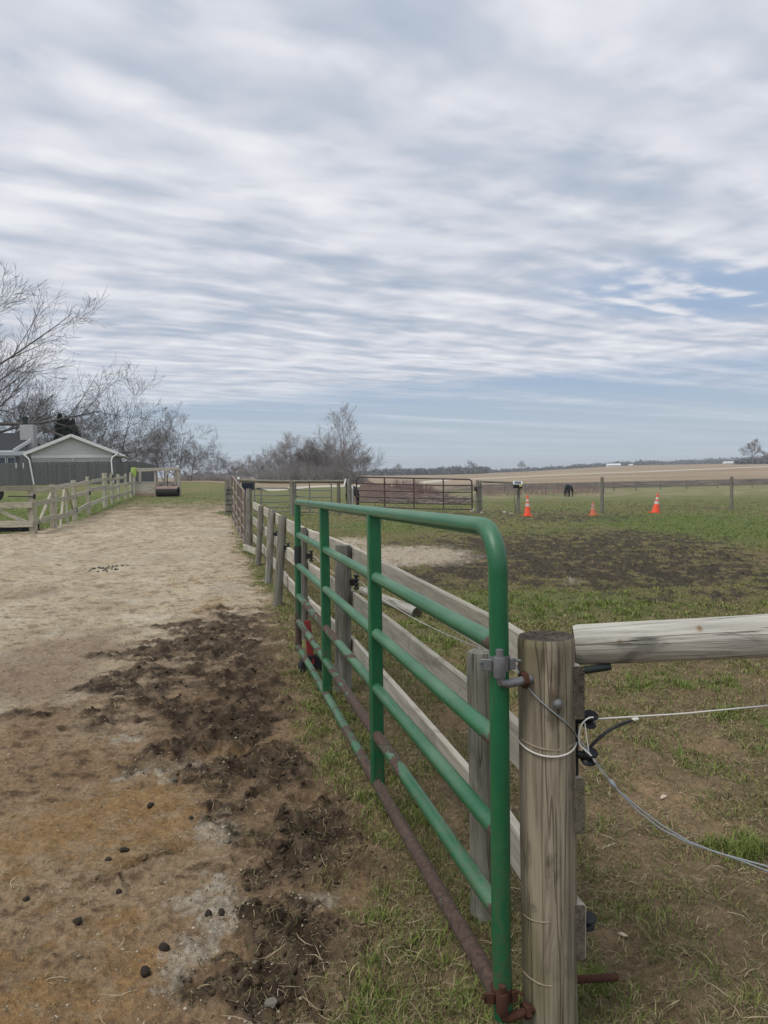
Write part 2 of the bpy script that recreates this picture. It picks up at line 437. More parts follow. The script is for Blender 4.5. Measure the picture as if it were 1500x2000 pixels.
MAT['privacy'] = wood('grey_stained_fence_wood', (.16, .164, .16), (.125, .128, .125), (.14, .143, .14), .4, .15, .6)
MAT['lime_cloth'] = plain('lime_green_cloth', (.27, .36, .09), .8, 0, .2, 9)
MAT['trough'] = plain('red_brown_trough', (.23, .165, .14), .7, 0, .3, 3)
MAT['trough_dark'] = plain('black_trough_base', (.03, .028, .027), .8, 0, .3, 3)
MAT['black_coat'] = plain('black_horse_coat', (.012, .012, .014), .55, 0, .35, 2.5)
MAT['white_coat'] = plain('white_horse_coat', (.62, .60, .57), .7, 0, .15, 3)
MAT['solar'] = plain('solar_cells', (.10, .12, .15), .18, .2, .2, 20, spec=.7)
MAT['yellow'] = plain('pale_yellow_label', (.62, .55, .18), .6, 0, .1, 10)
MAT['stone'] = plain('pale_stone', (.43, .385, .31), .9, 0, .25, 12, grit=.01)
MAT['bark'] = plain('grey_bark', (.11, .096, .09), .95, 0, .35, 3, grit=.02)
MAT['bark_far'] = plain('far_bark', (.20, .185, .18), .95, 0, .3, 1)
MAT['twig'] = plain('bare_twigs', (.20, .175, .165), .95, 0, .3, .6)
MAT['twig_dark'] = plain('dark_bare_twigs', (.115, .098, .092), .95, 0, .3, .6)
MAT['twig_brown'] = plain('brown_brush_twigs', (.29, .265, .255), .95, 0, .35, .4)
MAT['evergreen'] = plain('evergreen_needles', (.016, .034, .018), .9, 0, .5, 1.2)
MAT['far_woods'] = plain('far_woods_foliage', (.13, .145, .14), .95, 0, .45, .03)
MAT['pile'] = plain('brush_pile_soil', (.17, .12, .10), .95, 0, .45, 2.5, grit=.15)
MAT['red_stems'] = plain('reddish_dry_stems', (.30, .21, .195), .95, 0, .35, .8)
MAT['dung'] = plain('dark_dung', (.05, .036, .026), .8, 0, .4, 45, grit=.004)
MAT['chip'] = plain('pale_wood_chip', (.55, .46, .36), .8, 0, .2, 60)
MAT['barn'] = plain('white_metal_barn', (.80, .81, .80), .5, 0, .05, .2)
MAT['navy'] = plain('dark_navy_plastic', (.014, .02, .032), .5, 0, .3, 8)
MAT['water_tank'] = plain('black_stock_tank', (.014, .015, .016), .5, 0, .3, 6)

def attr_mat(name, rough=.8, fine=0.0, sheen=0.0, trans=0.0):
    def fn(b, bs):
        at_ = b.add('ShaderNodeAttribute', attribute_name='col')
        b.put(bs.inputs['Base Color'], at_.outputs['Color']); bs.inputs['Roughness'].default_value = rough
        bs.inputs['Specular IOR Level'].default_value = .25
    return material(name, fn)
MAT['blade'] = attr_mat('grass_blades', .7)
MAT['straw'] = attr_mat('dry_straw', .75)
MAT['clod'] = attr_mat('soil_clods', .95)

# ------------------------------------------------------------------ terrain
def base_h(x, y):
    x = np.asarray(x, float); y = np.asarray(y, float)
    a = x / np.maximum(y, 6.0)
    L = np.interp(y, [0, 18, 25, 45, 55, 62, 85, 150, 300, 600], [0, 0, .12, .44, .8, 1.05, .95, .8, .3, 0])
    Rr = np.interp(y, [0, 28, 45, 70, 95, 120, 200, 300, 450, 700, 1500, 4000], [0, 0, -.3, -1.0, -1.5, -1.55, -.6, .6, 1.8, 2.6, 3, 3])
    wl = sstep(-.13, -.24, a); wr = sstep(-.1, .12, a)
    e = np.interp(y, [150, 300, 700, 1500, 4000], [0, .25, 1, 1, 1]) * (sstep(.12, .36, a) * 3.2 - 2.9 * sstep(.36, .05, a) * wr)
    return L * wl + Rr * wr + e

def ray(px, py):
    """direction of the sight line through a pixel of the 1500x2000 photograph, scaled to y = 1"""
    d = _f + _R * ((px - 750) / 1503.0) + _U * ((1000 - py) / 1503.0)
    return d / d.y

def at(px, py, Y):
    d = ray(px, py)
    return Vector((d.x * Y, Y, EYE + d.z * Y))

_T = np.geomspace(1.0, 3000, 12000)
def gp(px, py):
    """where the sight line meets the ground"""
    d = ray(px, py); z = EYE + d.z * _T - base_h(d.x * _T, _T)
    i = int(np.argmax(z < 0)); t = _T[i]
    return Vector((d.x * t, t, float(base_h(d.x * t, t))))

def ground_z(x, y): return float(ground_h(np.array([x]), np.array([y]))[0])

class Blob:
    def __init__(s, px, py, hw, hh, k=1.0):
        a = gp(px, py - hh); b_ = gp(px, py + hh); c = gp(px, py)
        s.c = (c.x, c.y); s.rx = hw * c.y / 1503.0; s.ry = max((a.y - b_.y) / 2, .08); s.k = k
    def __call__(s, x, y):
        d = np.sqrt(((x - s.c[0]) / s.rx) ** 2 + ((y - s.c[1]) / s.ry) ** 2)
        return s.k * sstep(1.6, .2, d)

MUD = [Blob(430, 1240, 135, 62), Blob(310, 1335, 150, 48, .6), Blob(470, 1345, 110, 90), Blob(440, 1420, 140, 60, .8), Blob(530, 1530, 110, 85, .9), Blob(560, 1660, 110, 90, .85), Blob(640, 1600, 90, 80, .8), Blob(640, 1830, 90, 70, .75), Blob(580, 1930, 120, 80, .9), Blob(560, 1760, 110, 60, .85), Blob(720, 1700, 60, 40, .6), Blob(200, 1390, 130, 26, .3), Blob(60, 1390, 100, 20, .45), Blob(120, 1500, 120, 22, .25), Blob(260, 1270, 120, 16, .3), Blob(330, 1830, 90, 60, .3), Blob(200, 1700, 160, 60, .25),
       Blob(520, 1800, 60, 90, .75), Blob(440, 1940, 100, 45, 1), Blob(360, 1280, 90, 30, .8), Blob(90, 1425, 110, 18, .45), Blob(690, 1660, 60, 22, .8), Blob(320, 1480, 60, 25, .4), Blob(480, 1400, 60, 120, .8)]
GRAVEL = [Blob(330, 1505, 90, 28, .8), Blob(430, 1610, 70, 50, .9), Blob(420, 1760, 90, 80, 1), Blob(350, 1890, 70, 90, .8), Blob(640, 1748, 95, 26, 1), Blob(520, 1990, 60, 30, 1),
          Blob(260, 1440, 90, 30, .5), Blob(440, 1150, 50, 14, .9), Blob(420, 1040, 40, 10, .8), Blob(330, 1345, 130, 26, .5), Blob(100, 1090, 150, 14, .5), Blob(330, 1090, 130, 16, .5), Blob(470, 1790, 40, 40, .9), Blob(300, 1790, 50, 40, .5)]
ORANGE = [Blob(430, 1470, 110, 35, .9), Blob(200, 1600, 220, 110, .9), Blob(150, 1900, 240, 140, .8), Blob(420, 1185, 90, 22, .6), Blob(590, 1420, 50, 50, .6), Blob(330, 1140, 130, 20, .4)]
SAND = [Blob(790, 1085, 150, 22, 1), Blob(690, 1060, 60, 16, .8), Blob(1110, 1135, 45, 8, .5)]
RSOIL = [Blob(1370, 1440, 90, 22, .8), Blob(1420, 1610, 70, 28, .9), Blob(1200, 1590, 60, 22, .8), Blob(1300, 1540, 130, 90, .6), Blob(1250, 1700, 120, 70, .5), Blob(1330, 1330, 120, 20, .4), Blob(960, 1480, 90, 60, .5), Blob(900, 1360, 60, 40, .4)]
RMUD = [Blob(1150, 1080, 430, 62, .5), Blob(1000, 1002, 330, 12, .5), Blob(1400, 1125, 150, 14, .75), Blob(1330, 1165, 90, 10, .5), Blob(760, 1125, 90, 14, .5), Blob(1050, 1075, 300, 30, 1), Blob(1150, 1120, 200, 22, .9), Blob(930, 1110, 130, 20, .9), Blob(1250, 1050, 130, 18, .7), Blob(1250, 1110, 220, 22, .75), Blob(1120, 1012, 130, 8, .6), Blob(1330, 990, 130, 7, .55), Blob(800, 1010, 120, 8, .4), Blob(860, 1140, 90, 14, .5)]
RGREEN = [Blob(1420, 1035, 260, 34, 1), Blob(1300, 1010, 200, 14, .8), Blob(1000, 1040, 160, 16, .6), Blob(1130, 1180, 260, 30, .85), Blob(1320, 1340, 160, 34, .85), Blob(1450, 1400, 60, 40, .8), Blob(1350, 1480, 55, 26, 1), Blob(1460, 1660, 60, 26, 1), Blob(760, 1030, 130, 14, .8), Blob(1330, 1860, 70, 30, .5),
          Blob(1180, 1920, 50, 30, .8), Blob(830, 1230, 120, 40, .7), Blob(1000, 1170, 120, 30, .6)]
XG = ([1.0, 2.17, 2.66, 3.26, 4.05, 4.93, 6.4, 8.55, 11, 14.4, 17, 26.5, 29, 33, 45], [-.3, -.24, -.12, -.12, -.32, -.6, -.92, -1.24, -1.85, -2.62, -3.3, -5.2, -6.5, -6.0, -5])
XL = ([0, 20.2, 20.9, 22.7, 26, 29.5, 35, 40, 44], [-30, -30, -10.4, -10.0, -10.3, -11.0, -12.2, -13.3, -14])
FX = ([0, 2.03, 2.5, 5.4, 7.3, 9.1, 10.9, 13.4, 16.5, 21.5, 28.4, 200], [.97, .52, .36, -.25, -.73, -1.24, -1.63, -2.17, -2.87, -4.2, -5.7, -60])

def zones(x, y):
    w = .28 * np.minimum(1, y / 6)
    nx = x + fbm(x * 1.7, y * 1.7, 4, 3) * w; ny = y + fbm(x * 1.7, y * 1.1, 4, 9) * w * 1.6
    n0 = fbm(x * 5, y * 5, 4, 21); n1 = fbm(x * 1.3, y * .8, 4, 33); n2 = fbm(x * 14, y * 14, 3, 41); nm = fbm(x * 2.6, y * 2.6, 6, 27, .66)
    xg = np.interp(y, *XG); xl = np.interp(y, *XL)
    rag = .22 * np.minimum(1, y / 5)
    path = sstep(rag, -rag, nx - xg + n0 * .2) * sstep(-.3, .3, nx - xl + n0 * .3) * sstep(40, 27, ny + n1 * 11 + n0 * 5)
    path = np.where(y < 1.0, sstep(.3, -.3, x + .3), path)
    broad = []
    def cover(L, kn=.8, near=True):
        s = 1.0
        for bl in L: s = s * (1 - np.minimum(bl(nx, ny), .97))
        s = 1 - s
        broad.append(s)
        return sstep(.24, .80, s * .92 + (nm * kn * 1.15 + n2 * .3) * np.minimum(1, s * 2.2))
    mud = cover(MUD, 1.9); mudb = broad[0]; grav = cover(GRAVEL, .8); orange = cover(ORANGE, .8)
    side = sstep(-.05, .1, x - np.interp(y, *FX))
    sand = cover(SAND, .4) * side; rsoil = cover(RSOIL, .7) * side; rmud = cover(RMUD, 1.7) * side; rgreen = cover(RGREEN, .7) * side
    mud = mud * np.maximum(path, sstep(.75, .2, x - xg) * .9); grav = grav * np.maximum(path, .7 * sstep(.6, .2, x - xg))
    # how much living grass the soil carries
    g_strip = .95 * sstep(2.6, 3.8, y) + .55
    g_past = np.interp(y, [0, 3, 5, 7, 10, 11.5, 18, 24, 35, 60], [.34, .32, .36, .85, .85, .45, .55, .9, .85, .75])
    g = np.where(side > .5, g_past, g_strip) + n1 * .6 + n0 * .45
    g = np.clip(g, 0, 1); g = np.maximum(g, rgreen * np.clip(.85 + n0 * .5, 0, 1))
    g = g * (1 - path) ** 1.5 * (1 - .9 * mud) * (1 - .85 * grav) * (1 - .95 * sand) * (1 - .85 * rsoil) * (1 - .86 * rmud)
    thatch = (1 - path) * np.clip(.6 + n1 * .8 + n0 * .4, 0, 1) * sstep(11, 7, y) * (1 - .6 * mud) * (1 - .8 * grav) * (1 - .55 * rsoil)
    return dict(path=path, mud=np.maximum(mud, rmud * .8), lmud=mud, mudb=mudb, rmud=rmud, grav=grav, orange=orange, sand=sand, rsoil=rsoil, rgreen=rgreen, g=g, thatch=thatch, n0=n0, n1=n1, n2=n2, side=side)

def hoofs(x, y, cell=.23, prob=.45, seed=401):
    """shallow prints: jittered dimples with a pushed-up rim"""
    gx = np.floor(x / cell); gy = np.floor(y / cell); out = np.zeros_like(x)
    for ox in (-1, 0, 1):
        for oy in (-1, 0, 1):
            ix, iy = gx + ox, gy + oy
            cx = (ix + .2 + .6 * _hash(ix, iy, seed)) * cell; cy = (iy + .2 + .6 * _hash(ix, iy, seed + 1)) * cell
            on_ = _hash(ix, iy, seed + 2) < prob; R = .042 + .028 * _hash(ix, iy, seed + 3); dp = .006 + .016 * _hash(ix, iy, seed + 4)
            a = _hash(ix, iy, seed + 5) * 6.283; dx, dy = x - cx, y - cy
            d = np.hypot(dx * np.cos(a) + dy * np.sin(a), 1.25 * (dy * np.cos(a) - dx * np.sin(a))) / R
            out += on_ * dp * (-np.clip(1 - d ** 3, 0, 1) + .45 * np.exp(-((d - 1.15) / .22) ** 2))
    return out

def ground_h(x, y, Z=None):
    x = np.asarray(x, float); y = np.asarray(y, float)
    Z = Z or zones(x, y)
    h = base_h(x, y) + .02 * fbm(x * .9, y * .9, 2, 51) * sstep(60, 20, y)
    clod = billow(x * 5.2, y * 5.2, 4, 61) - .45; fine = billow(x * 17, y * 17, 3, 71) - .45
    mc = Z['mud'] * (.040 * clod + .022 * fine) + Z['mudb'] * Z['path'] * .016 * clod
    dirt = Z['path'] * (1 - Z['mud']) * (.012 * fbm(x * 3, y * 3, 3, 81) + .009 * fine + .007 * clod + .03 * np.clip(fbm(x * 6, y * 6, 4, 83) - .18, 0, 1) - .03 * np.clip(fbm(x * 4, y * 4, 3, 87) - .3, 0, 1))
    past = (1 - Z['path']) * (.036 * fbm(x * 3.1, y * 3.1, 4, 91) + .020 * clod + .008 * fine)
    gr = Z['grav'] * .008 * billow(x * 40, y * 40, 2, 95)
    hf = hoofs(x + .03 * Z['n0'], y + .03 * Z['n2']) * sstep(22, 9, y) * (Z['path'] * (.8 + .7 * Z['mudb']) + (1 - Z['path']) * np.clip(.25 + .8 * Z['rsoil'] + Z['rmud'], 0, 1))
    k = sstep(60, 25, y); past = past + hf
    return h + (mc + dirt + past + gr) * k

def ground_col(x, y, Z):
    def c(*v): return np.array(v)[None, :]
    def lerp(A, B, t): return A + (B - A) * np.clip(t, 0, 1)[:, None]
    n0, n1, n2 = Z['n0'], Z['n1'], Z['n2']
    r = np.hypot(x, y); n4 = fbm(x * .35, y * .35, 4, 101); nf = fbm(x * 34, y * 34, 3, 111)
    tan = lerp(c(.485, .405, .285) + 0 * x[:, None], c(.36, .288, .19), .5 + n1 * .9 + n0 * .3)
    tan = lerp(tan, c(.17, .125, .08), sstep(.05, .42, n0 + .7 * n2 + .3 * fbm(x * 9, y * 5, 4, 171, .65)) * .75)
    tan = lerp(tan, c(.56, .50, .40), sstep(.02, .4, fbm(x * 2.1 + 5, y * 1.6, 5, 173, .62)) * .5)
    tan = lerp(tan, c(.24, .185, .115), sstep(20, 34, y + n1 * 8) * .6)
    fore = lerp(c(.225, .145, .078) + 0 * x[:, None], c(.31, .228, .14), .45 + n1 + .6 * n0)
    nk = fbm(x * 9, y * 9, 5, 161, .68)
    fore = lerp(fore, c(.088, .055, .030), sstep(-.02, .34, nk + n0 * .35) * .85)
    fore = lerp(fore, c(.34, .26, .17), sstep(.12, .42, -nk + nf * .35) * .55)
    p = lerp(fore, tan, sstep(4.5, 8.5, y + n1 * 2.5 + (-x - 1.2) * .9))
    p = lerp(p, c(.235, .165, .115), Blobs_left(x, y) * .7)
    p = lerp(p, c(.275, .168, .072), sstep(.15, 1.05, Z['orange'] * .85 + nk * .9 + n0 * .5) * .85 * sstep(.02, .2, Z['orange']))
    p = lerp(p, c(.36, .31, .235), sstep(.25, .95, Z['grav'] * .85 + nk * .9 + n2 * .4) * sstep(.02, .2, Z['grav']))
    p = lerp(p, c(.46, .41, .34), Z['grav'] * sstep(.1, .5, nf) * .8)
    p = lerp(p, c(.15, .10, .06), sstep(.15, .8, Z['mudb'] + n0 * .5) * .5)
    p = lerp(p, c(.040, .027, .017), Z['lmud'] * np.clip(.9 + n2 * .6, 0, 1))
    p = lerp(p, c(.15, .108, .07), Z['lmud'] * sstep(-.1, .42, fbm(x * 7, y * 7, 4, 131)) * .9)
    s = lerp(c(.225, .162, .096) + 0 * x[:, None], c(.15, .105, .062), .5 + n0 + n2 * .5)
    s = lerp(s, c(.31, .215, .125), Z['rsoil'] * np.clip(.7 + n0 * .9, 0, 1))
    s = lerp(s, c(.046, .038, .029), Z['rmud'] * np.clip(.95 + n2 * .6, 0, 1))
    s = lerp(s, c(.42, .36, .275), Z['sand'] * (.9 + n2 * .3))
    gcol = lerp(c(.092, .120, .030) + 0 * x[:, None], c(.13, .118, .048), .5 + n1 * .6 + n0 * .8)
    far_g = lerp(c(.108, .145, .044) + 0 * x[:, None], c(.178, .155, .074), .5 + 1.1 * n4 + .6 * n1)
    gcol = lerp(gcol, far_g, sstep(14, 30, y))
    gcol = lerp(gcol, c(.074, .135, .024), Z['rgreen'] * .7)
    s = lerp(s, gcol, Z['g'] * sstep(3, 14, y) * .75 + Z['g'] * .25)
    wild = sstep(28, 40, y)
    s = lerp(s, far_g, wild * (.75 + .4 * n1) * (1 - .5 * Z['rmud']))
    col = lerp(s, p, Z['path'])
    # fields beyond the paddock
    a = x / np.maximum(y, 6)
    lawn = sstep(.3, -.3, x - np.interp(y, *XL)) * sstep(20.3, 20.9, y) * sstep(75, 50, y)
    col = lerp(col, lerp(c(.105, .15, .035) + 0 * x[:, None], c(.14, .155, .055), .5 + n1), lawn)
    hill = sstep(44, 50, y + n1 * 2) * sstep(-.12, -.2, a) * sstep(90, 66, y)
    col = lerp(col, lerp(c(.135, .155, .05) + 0 * x[:, None], c(.20, .175, .085), .4 + n4 + n1 * .5), hill * .9)
    stub = lerp(c(.315, .25, .168) + 0 * x[:, None], c(.25, .19, .128), .5 + fbm(x * .02, y * .05, 4, 141) * 1.6)
    fy = np.interp(a, [-.5, -.2, -.05, .1, .3, .6], [90, 85, 105, 130, 132, 140])
    col = lerp(col, stub, sstep(-3, 6, y - fy + n4 * 6))
    strip = sstep(.02, .14, a) * sstep(-4, 2, y - fy + 2 + n4 * 4) * sstep(44, 26, y - fy + n4 * 8)
    col = lerp(col, c(.052, .043, .038), strip * (.8 + n4))
    dry = sstep(-.05, .1, a) * sstep(70, 90, y + n4 * 10) * sstep(0, -12, y - fy)
    col = lerp(col, c(.26, .225, .135), dry * np.clip(.4 + 1.2 * n4, 0, 1))
    hill2 = sstep(250, 500, y) * sstep(.05, -.3, a)
    col = lerp(col, c(.14, .13, .08), hill2 * .5)
    return np.clip(col, .008, .75)

_bl = [Blob(90, 1290, 160, 70, 1), Blob(60, 1160, 70, 16, .7), Blob(50, 1340, 160, 40, 1), Blob(230, 1235, 70, 14, .7)]
def Blobs_left(x, y):
    s = 0
    for q in _bl: s = np.maximum(s, q(x, y))
    return sstep(.3, .9, s + .3 * fbm(x * 1.5, y * 1.5, 3, 151))

def ground_material():
    def fn(b, bs):
        at_ = b.add('ShaderNodeAttribute', attribute_name='col'); tc = b.add('ShaderNodeTexCoord')
        v = tc.outputs['Object']
        n1 = b.noise(v, 42.0, 5, .65); n2 = b.noise(v, 190.0, 3, .65); n3 = b.noise(v, 8.0, 4, .6)
        k = b.math('MAXIMUM', .12, b.math('ADD', -.58, b.math('ADD', b.math('MULTIPLY', n1, 1.65), b.math('ADD', b.math('MULTIPLY', n2, .95), b.math('MULTIPLY', n3, .62)))))
        hsv = b.add('ShaderNodeHueSaturation'); b.put(hsv.inputs['Value'], k); b.put(hsv.inputs['Color'], at_.outputs['Color'])
        sp = b.step(n2, .70, .76)
        c = b.mix(b.math('MULTIPLY', sp, .35), hsv.outputs[0], (.42, .36, .28, 1))
        b.put(bs.inputs['Base Color'], c); bs.inputs['Roughness'].default_value = .93; bs.inputs['Specular IOR Level'].default_value = .18
        bump(b, bs, b.math('ADD', b.math('MULTIPLY', n3, 2.2), b.math('ADD', b.math('MULTIPLY', n1, 1.0), b.math('MULTIPLY', n2, .4))), .022)
    return material('ground_soil', fn)
MAT['ground'] = ground_material()

def build_ground():
    ring = [.35, .7]; r = 1.15
    while r < 8: ring.append(r); r *= 1.0042
    while r < 34: ring.append(r); r *= 1.0066
    while r < 400: ring.append(r); r *= 1.016
    while r < 5200: ring.append(r); r *= 1.05
    ring = np.array(ring)
    fine = np.radians(np.linspace(-32.5, 32.5, 500)); rest = np.radians(np.concatenate([np.arange(33.2, 76, .75), np.arange(80, 281, 8.0), np.arange(284.75, 327, .75)]))
    ang = np.concatenate([fine, rest]); nA = len(ang); nR = len(ring)
    A, Rr = np.meshgrid(ang, ring); x = (np.sin(A) * Rr).ravel(); y = (np.cos(A) * Rr).ravel()
    x = np.append(x, 0.0); y = np.append(y, 0.0)
    Z = zones(x, y); h = ground_h(x, y, Z); col = ground_col(x, y, Z)
    V = np.stack([x, y, h], 1); rgba = np.concatenate([col, np.ones((len(x), 1))], 1)
    i = np.arange(nR - 1)[:, None] * nA; k = np.arange(nA)[None, :]; k2 = (k + 1) % nA
    F = np.stack([i + k, i + k2, i + nA + k2, i + nA + k], -1).reshape(-1, 4)[:, ::-1]
    pf = Z['path'][F].mean(1) > .5
    for name, sel in (('dirt_path', pf), ('ground', ~pf)):
        f = F[sel]; used, inv = np.unique(f, return_inverse=True)
        np_mesh(name, V[used], inv.reshape(-1, 4), MAT['ground'], smooth=True, attrs={'col': ('FLOAT_COLOR', rgba[used])}, kind='structure')
    n = 18; c = len(x) - 1       # plug at the photographer's feet
    np_mesh('ground_underfoot', V[np.append(np.arange(nA), c)], np.array([[q, (q + 1) % nA, nA] for q in range(nA)])[:, ::-1], MAT['ground'], smooth=True,
            attrs={'col': ('FLOAT_COLOR', rgba[np.append(np.arange(nA), c)])}, kind='structure')
build_ground()

def build_road():
    pts = [gp(*q) for q in ((500, 955.5), (580, 953), (664, 950), (870, 937), (1050, 929.5), (1250, 921.8), (1400, 915.5), (1500, 911))]
    last = pts[-1] + (pts[-1] - pts[-2]) * 2
    pts.append(last); 
    P = []
    for i in range(len(pts) - 1):
        for t in np.linspace(0, 1, 14, endpoint=False): P.append(pts[i].lerp(pts[i + 1], t))
    V, F = [], []
    for i, p in enumerate(P):
        d = (P[min(i + 1, len(P) - 1)] - P[max(i - 1, 0)]).to_2d().normalized(); s = Vector((-d.y, d.x))
        for k in (-1, -.33, .33, 1):
            wd = .45 + 3.0 * min(1, p.y / 300)
            q = p.to_2d() + s * k * wd; V.append((q.x, q.y, float(base_h(q.x, q.y)) + (.14 if abs(k) < .5 else .0)))
        if i:
            for k in range(3): F.append((4 * i - 4 + k, 4 * i - 3 + k, 4 * i + 1 + k, 4 * i + k))
    o = np_mesh('gravel_road', V, F, MAT['gravel'], smooth=True, kind='structure')
MAT['gravel'] = plain('pale_gravel', (.46, .42, .34), .95, 0, .15, .3)
build_road()

# ------------------------------------------------------------------ green tube gate (foreground)
def lerp3(a, b, t): return Vector(a).lerp(Vector(b), t)

def build_green_gate():
    Y0, Y1 = 1.98, 6.3
    g = empty('tube_gate', (at(978, 1990, Y0).x, Y0, 0), 'large green tube gate with rusting lower rails beside the round gate post', 'gate')
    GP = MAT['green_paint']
    top = at(972, 1032, Y0); X0 = top.x
    far_top = at(581, 981, Y1); far_bot = at(583, 1263, Y1)
    near_bot = Vector((X0 + .006, Y0, .10))
    # bent tube: top rail running into the hinge upright
    dirg = (far_top - top).normalized(); rb = .115
    pts = [far_top.copy()]
    pts += [lerp3(far_top, top, t) for t in (.2, .4, .6, .8, .92)]
    c0 = top + dirg * rb; ctr = c0 + Vector((0, 0, -rb))
    for i in range(0, 13):
        a = math.radians(90 * i / 12)
        pts.append(ctr + Vector((0, 0, 1)) * (rb * math.cos(a)) - dirg * (rb * math.sin(a)))
    pts += [Vector((X0 + .001, Y0, z)) for z in (1.1, .8, .5, .3)] + [near_bot]
    wear = [.42, .40, .36, .3, .25, .2] + [.12] * 13 + [.25, .12, .1, .12, .25]
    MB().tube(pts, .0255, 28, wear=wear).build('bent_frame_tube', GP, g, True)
    # far upright
    fp = [far_top + Vector((0, 0, .004)), lerp3(far_top, far_bot, .3), lerp3(far_top, far_bot, .62), lerp3(far_top, far_bot, .8), far_bot + Vector((0, 0, -.03))]
    o = MB().tube(fp, .0262, 20, wear=[.1, .1, .15, .66, .8]).build('end_upright', GP, g, True)
    MB().tube([lerp3(far_top, far_bot, .30), lerp3(far_top, far_bot, .42)], .030, 20).build('latch_sleeve', MAT['dark_steel'], g, True)
    # rails
    near_y = (1247, 1433, 1612, 1768, 1930); far_y = (1045, 1105, 1164, 1213, 1263)
    wears = ([.40, .36, .25, .15, .12, .1, .12, .8], [.34, .3, .2, .15, .12, .1, .12, .8], [.36, .50, .46, .2, .12, .1, .12, .8],
             [.66, .60, .62, .50, .42, .25, .2, .8], [.60, .44, .40, .50, .62, .74, .80, 1.0])
    tss = (0, .16, .32, .48, .64, .8, .975, 1)
    extra = {3: [.62, .46, .44, .62, .74, .40, .25, .8], 2: [.36, .62, .72, .44, .40, .15, .12, .8]}
    for k in range(5):
        a = at(583, far_y[k], Y1); b = Vector((X0 + .002, Y0, at(952, near_y[k], Y0 + .03).z - .012))
        wv = extra.get(k, wears[k])
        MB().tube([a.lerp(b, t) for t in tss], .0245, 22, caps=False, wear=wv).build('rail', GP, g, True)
    # two channel uprights that the rails run through
    for t, px in ((.34, 728), (.676, 632)):
        tp = top.lerp(far_top, t) + Vector((0, 0, -.012)); bt = at(955, 1942, Y0).lerp(far_bot, t); bt.z += .0
        d2 = dirg.copy(); d2.z = 0; d2.normalize()
        m = MB(); n = 8
        m.beam(tp, Vector((tp.x + (bt.x - tp.x) * .0, tp.y, bt.z - .012)), .058, .052, up=d2, bev=.007, seg=n)
        m.w = [(.10 if i // 8 < 6 else .12 + .12 * (i // 8 - 5)) for i in range(len(m.w))]
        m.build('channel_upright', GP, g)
    # hinge collars
    def collar(z, mat, rusty):
        c = Vector((X0 + .001, Y0, z))
        p = empty_part = MB()
        p.lathe([(.0268, -.019), (.0292, -.019), (.0292, .019), (.0268, .019)], 28, c)
        p.beam(c + Vector((-.024, -.026, 0)), c + Vector((-.050, -.022, 0)), .005, .030)
        p.beam(c + Vector((.024, -.02, 0)), c + Vector((.040, -.014, 0)), .005, .030)
        o = p.build('hinge_collar', mat, g, True)
        for e0, e1 in (((-.056, -.032, .006), (-.037, -.012, .006)), ((.054, -.022, .008), (.032, -.003, .008))):
            MB().tube([c + Vector(e0), c + Vector(e1)], .004, 8).build('collar_bolt', mat, g, True)
        s = MB(); q = c + Vector((-.004, -.036, 0))
        s.lathe([(.0075, -.030), (.0145, -.030), (.0158, -.026), (.0158, .020), (.0145, .024), (.0095, .024)], 22, q)
        s.build('hinge_sleeve', mat, g, True)
        return q
    q1 = collar(1.055, MAT['galv'], False); q2 = collar(.168, MAT['rust'], True)
    # wheel carrier under the far end
    w = at(606, 1301, 6.0)
    br = MB(); top_b = at(600, 1212, 6.02)
    br.beam(top_b, Vector((top_b.x + .03, top_b.y - .03, w.z + .02)), .05, .035, up=(0, 1, 0))
    br.build('wheel_bracket', MAT['red_paint'], g)
    ax = Vector((.45, -.89, 0)).normalized()
    R = .098; prof = [(.052, -.028), (.075, -.033), (.09, -.028), (R, -.014), (R, .014), (.09, .028), (.075, .033), (.052, .028)]
    MB().lathe(prof, 30, w, ax).build('tyre', MAT['rubber'], g, True)
    h = MB().lathe([(0, -.022), (.016, -.026), (.045, -.018), (.053, -.024), (.053, .024), (.045, .018), (.016, .026), (0, .022)], 24, w, ax).build('wheel_hub', MAT['wheel_hub'], g, True)
    return g, q1, q2
gate, HQ1, HQ2 = build_green_gate()

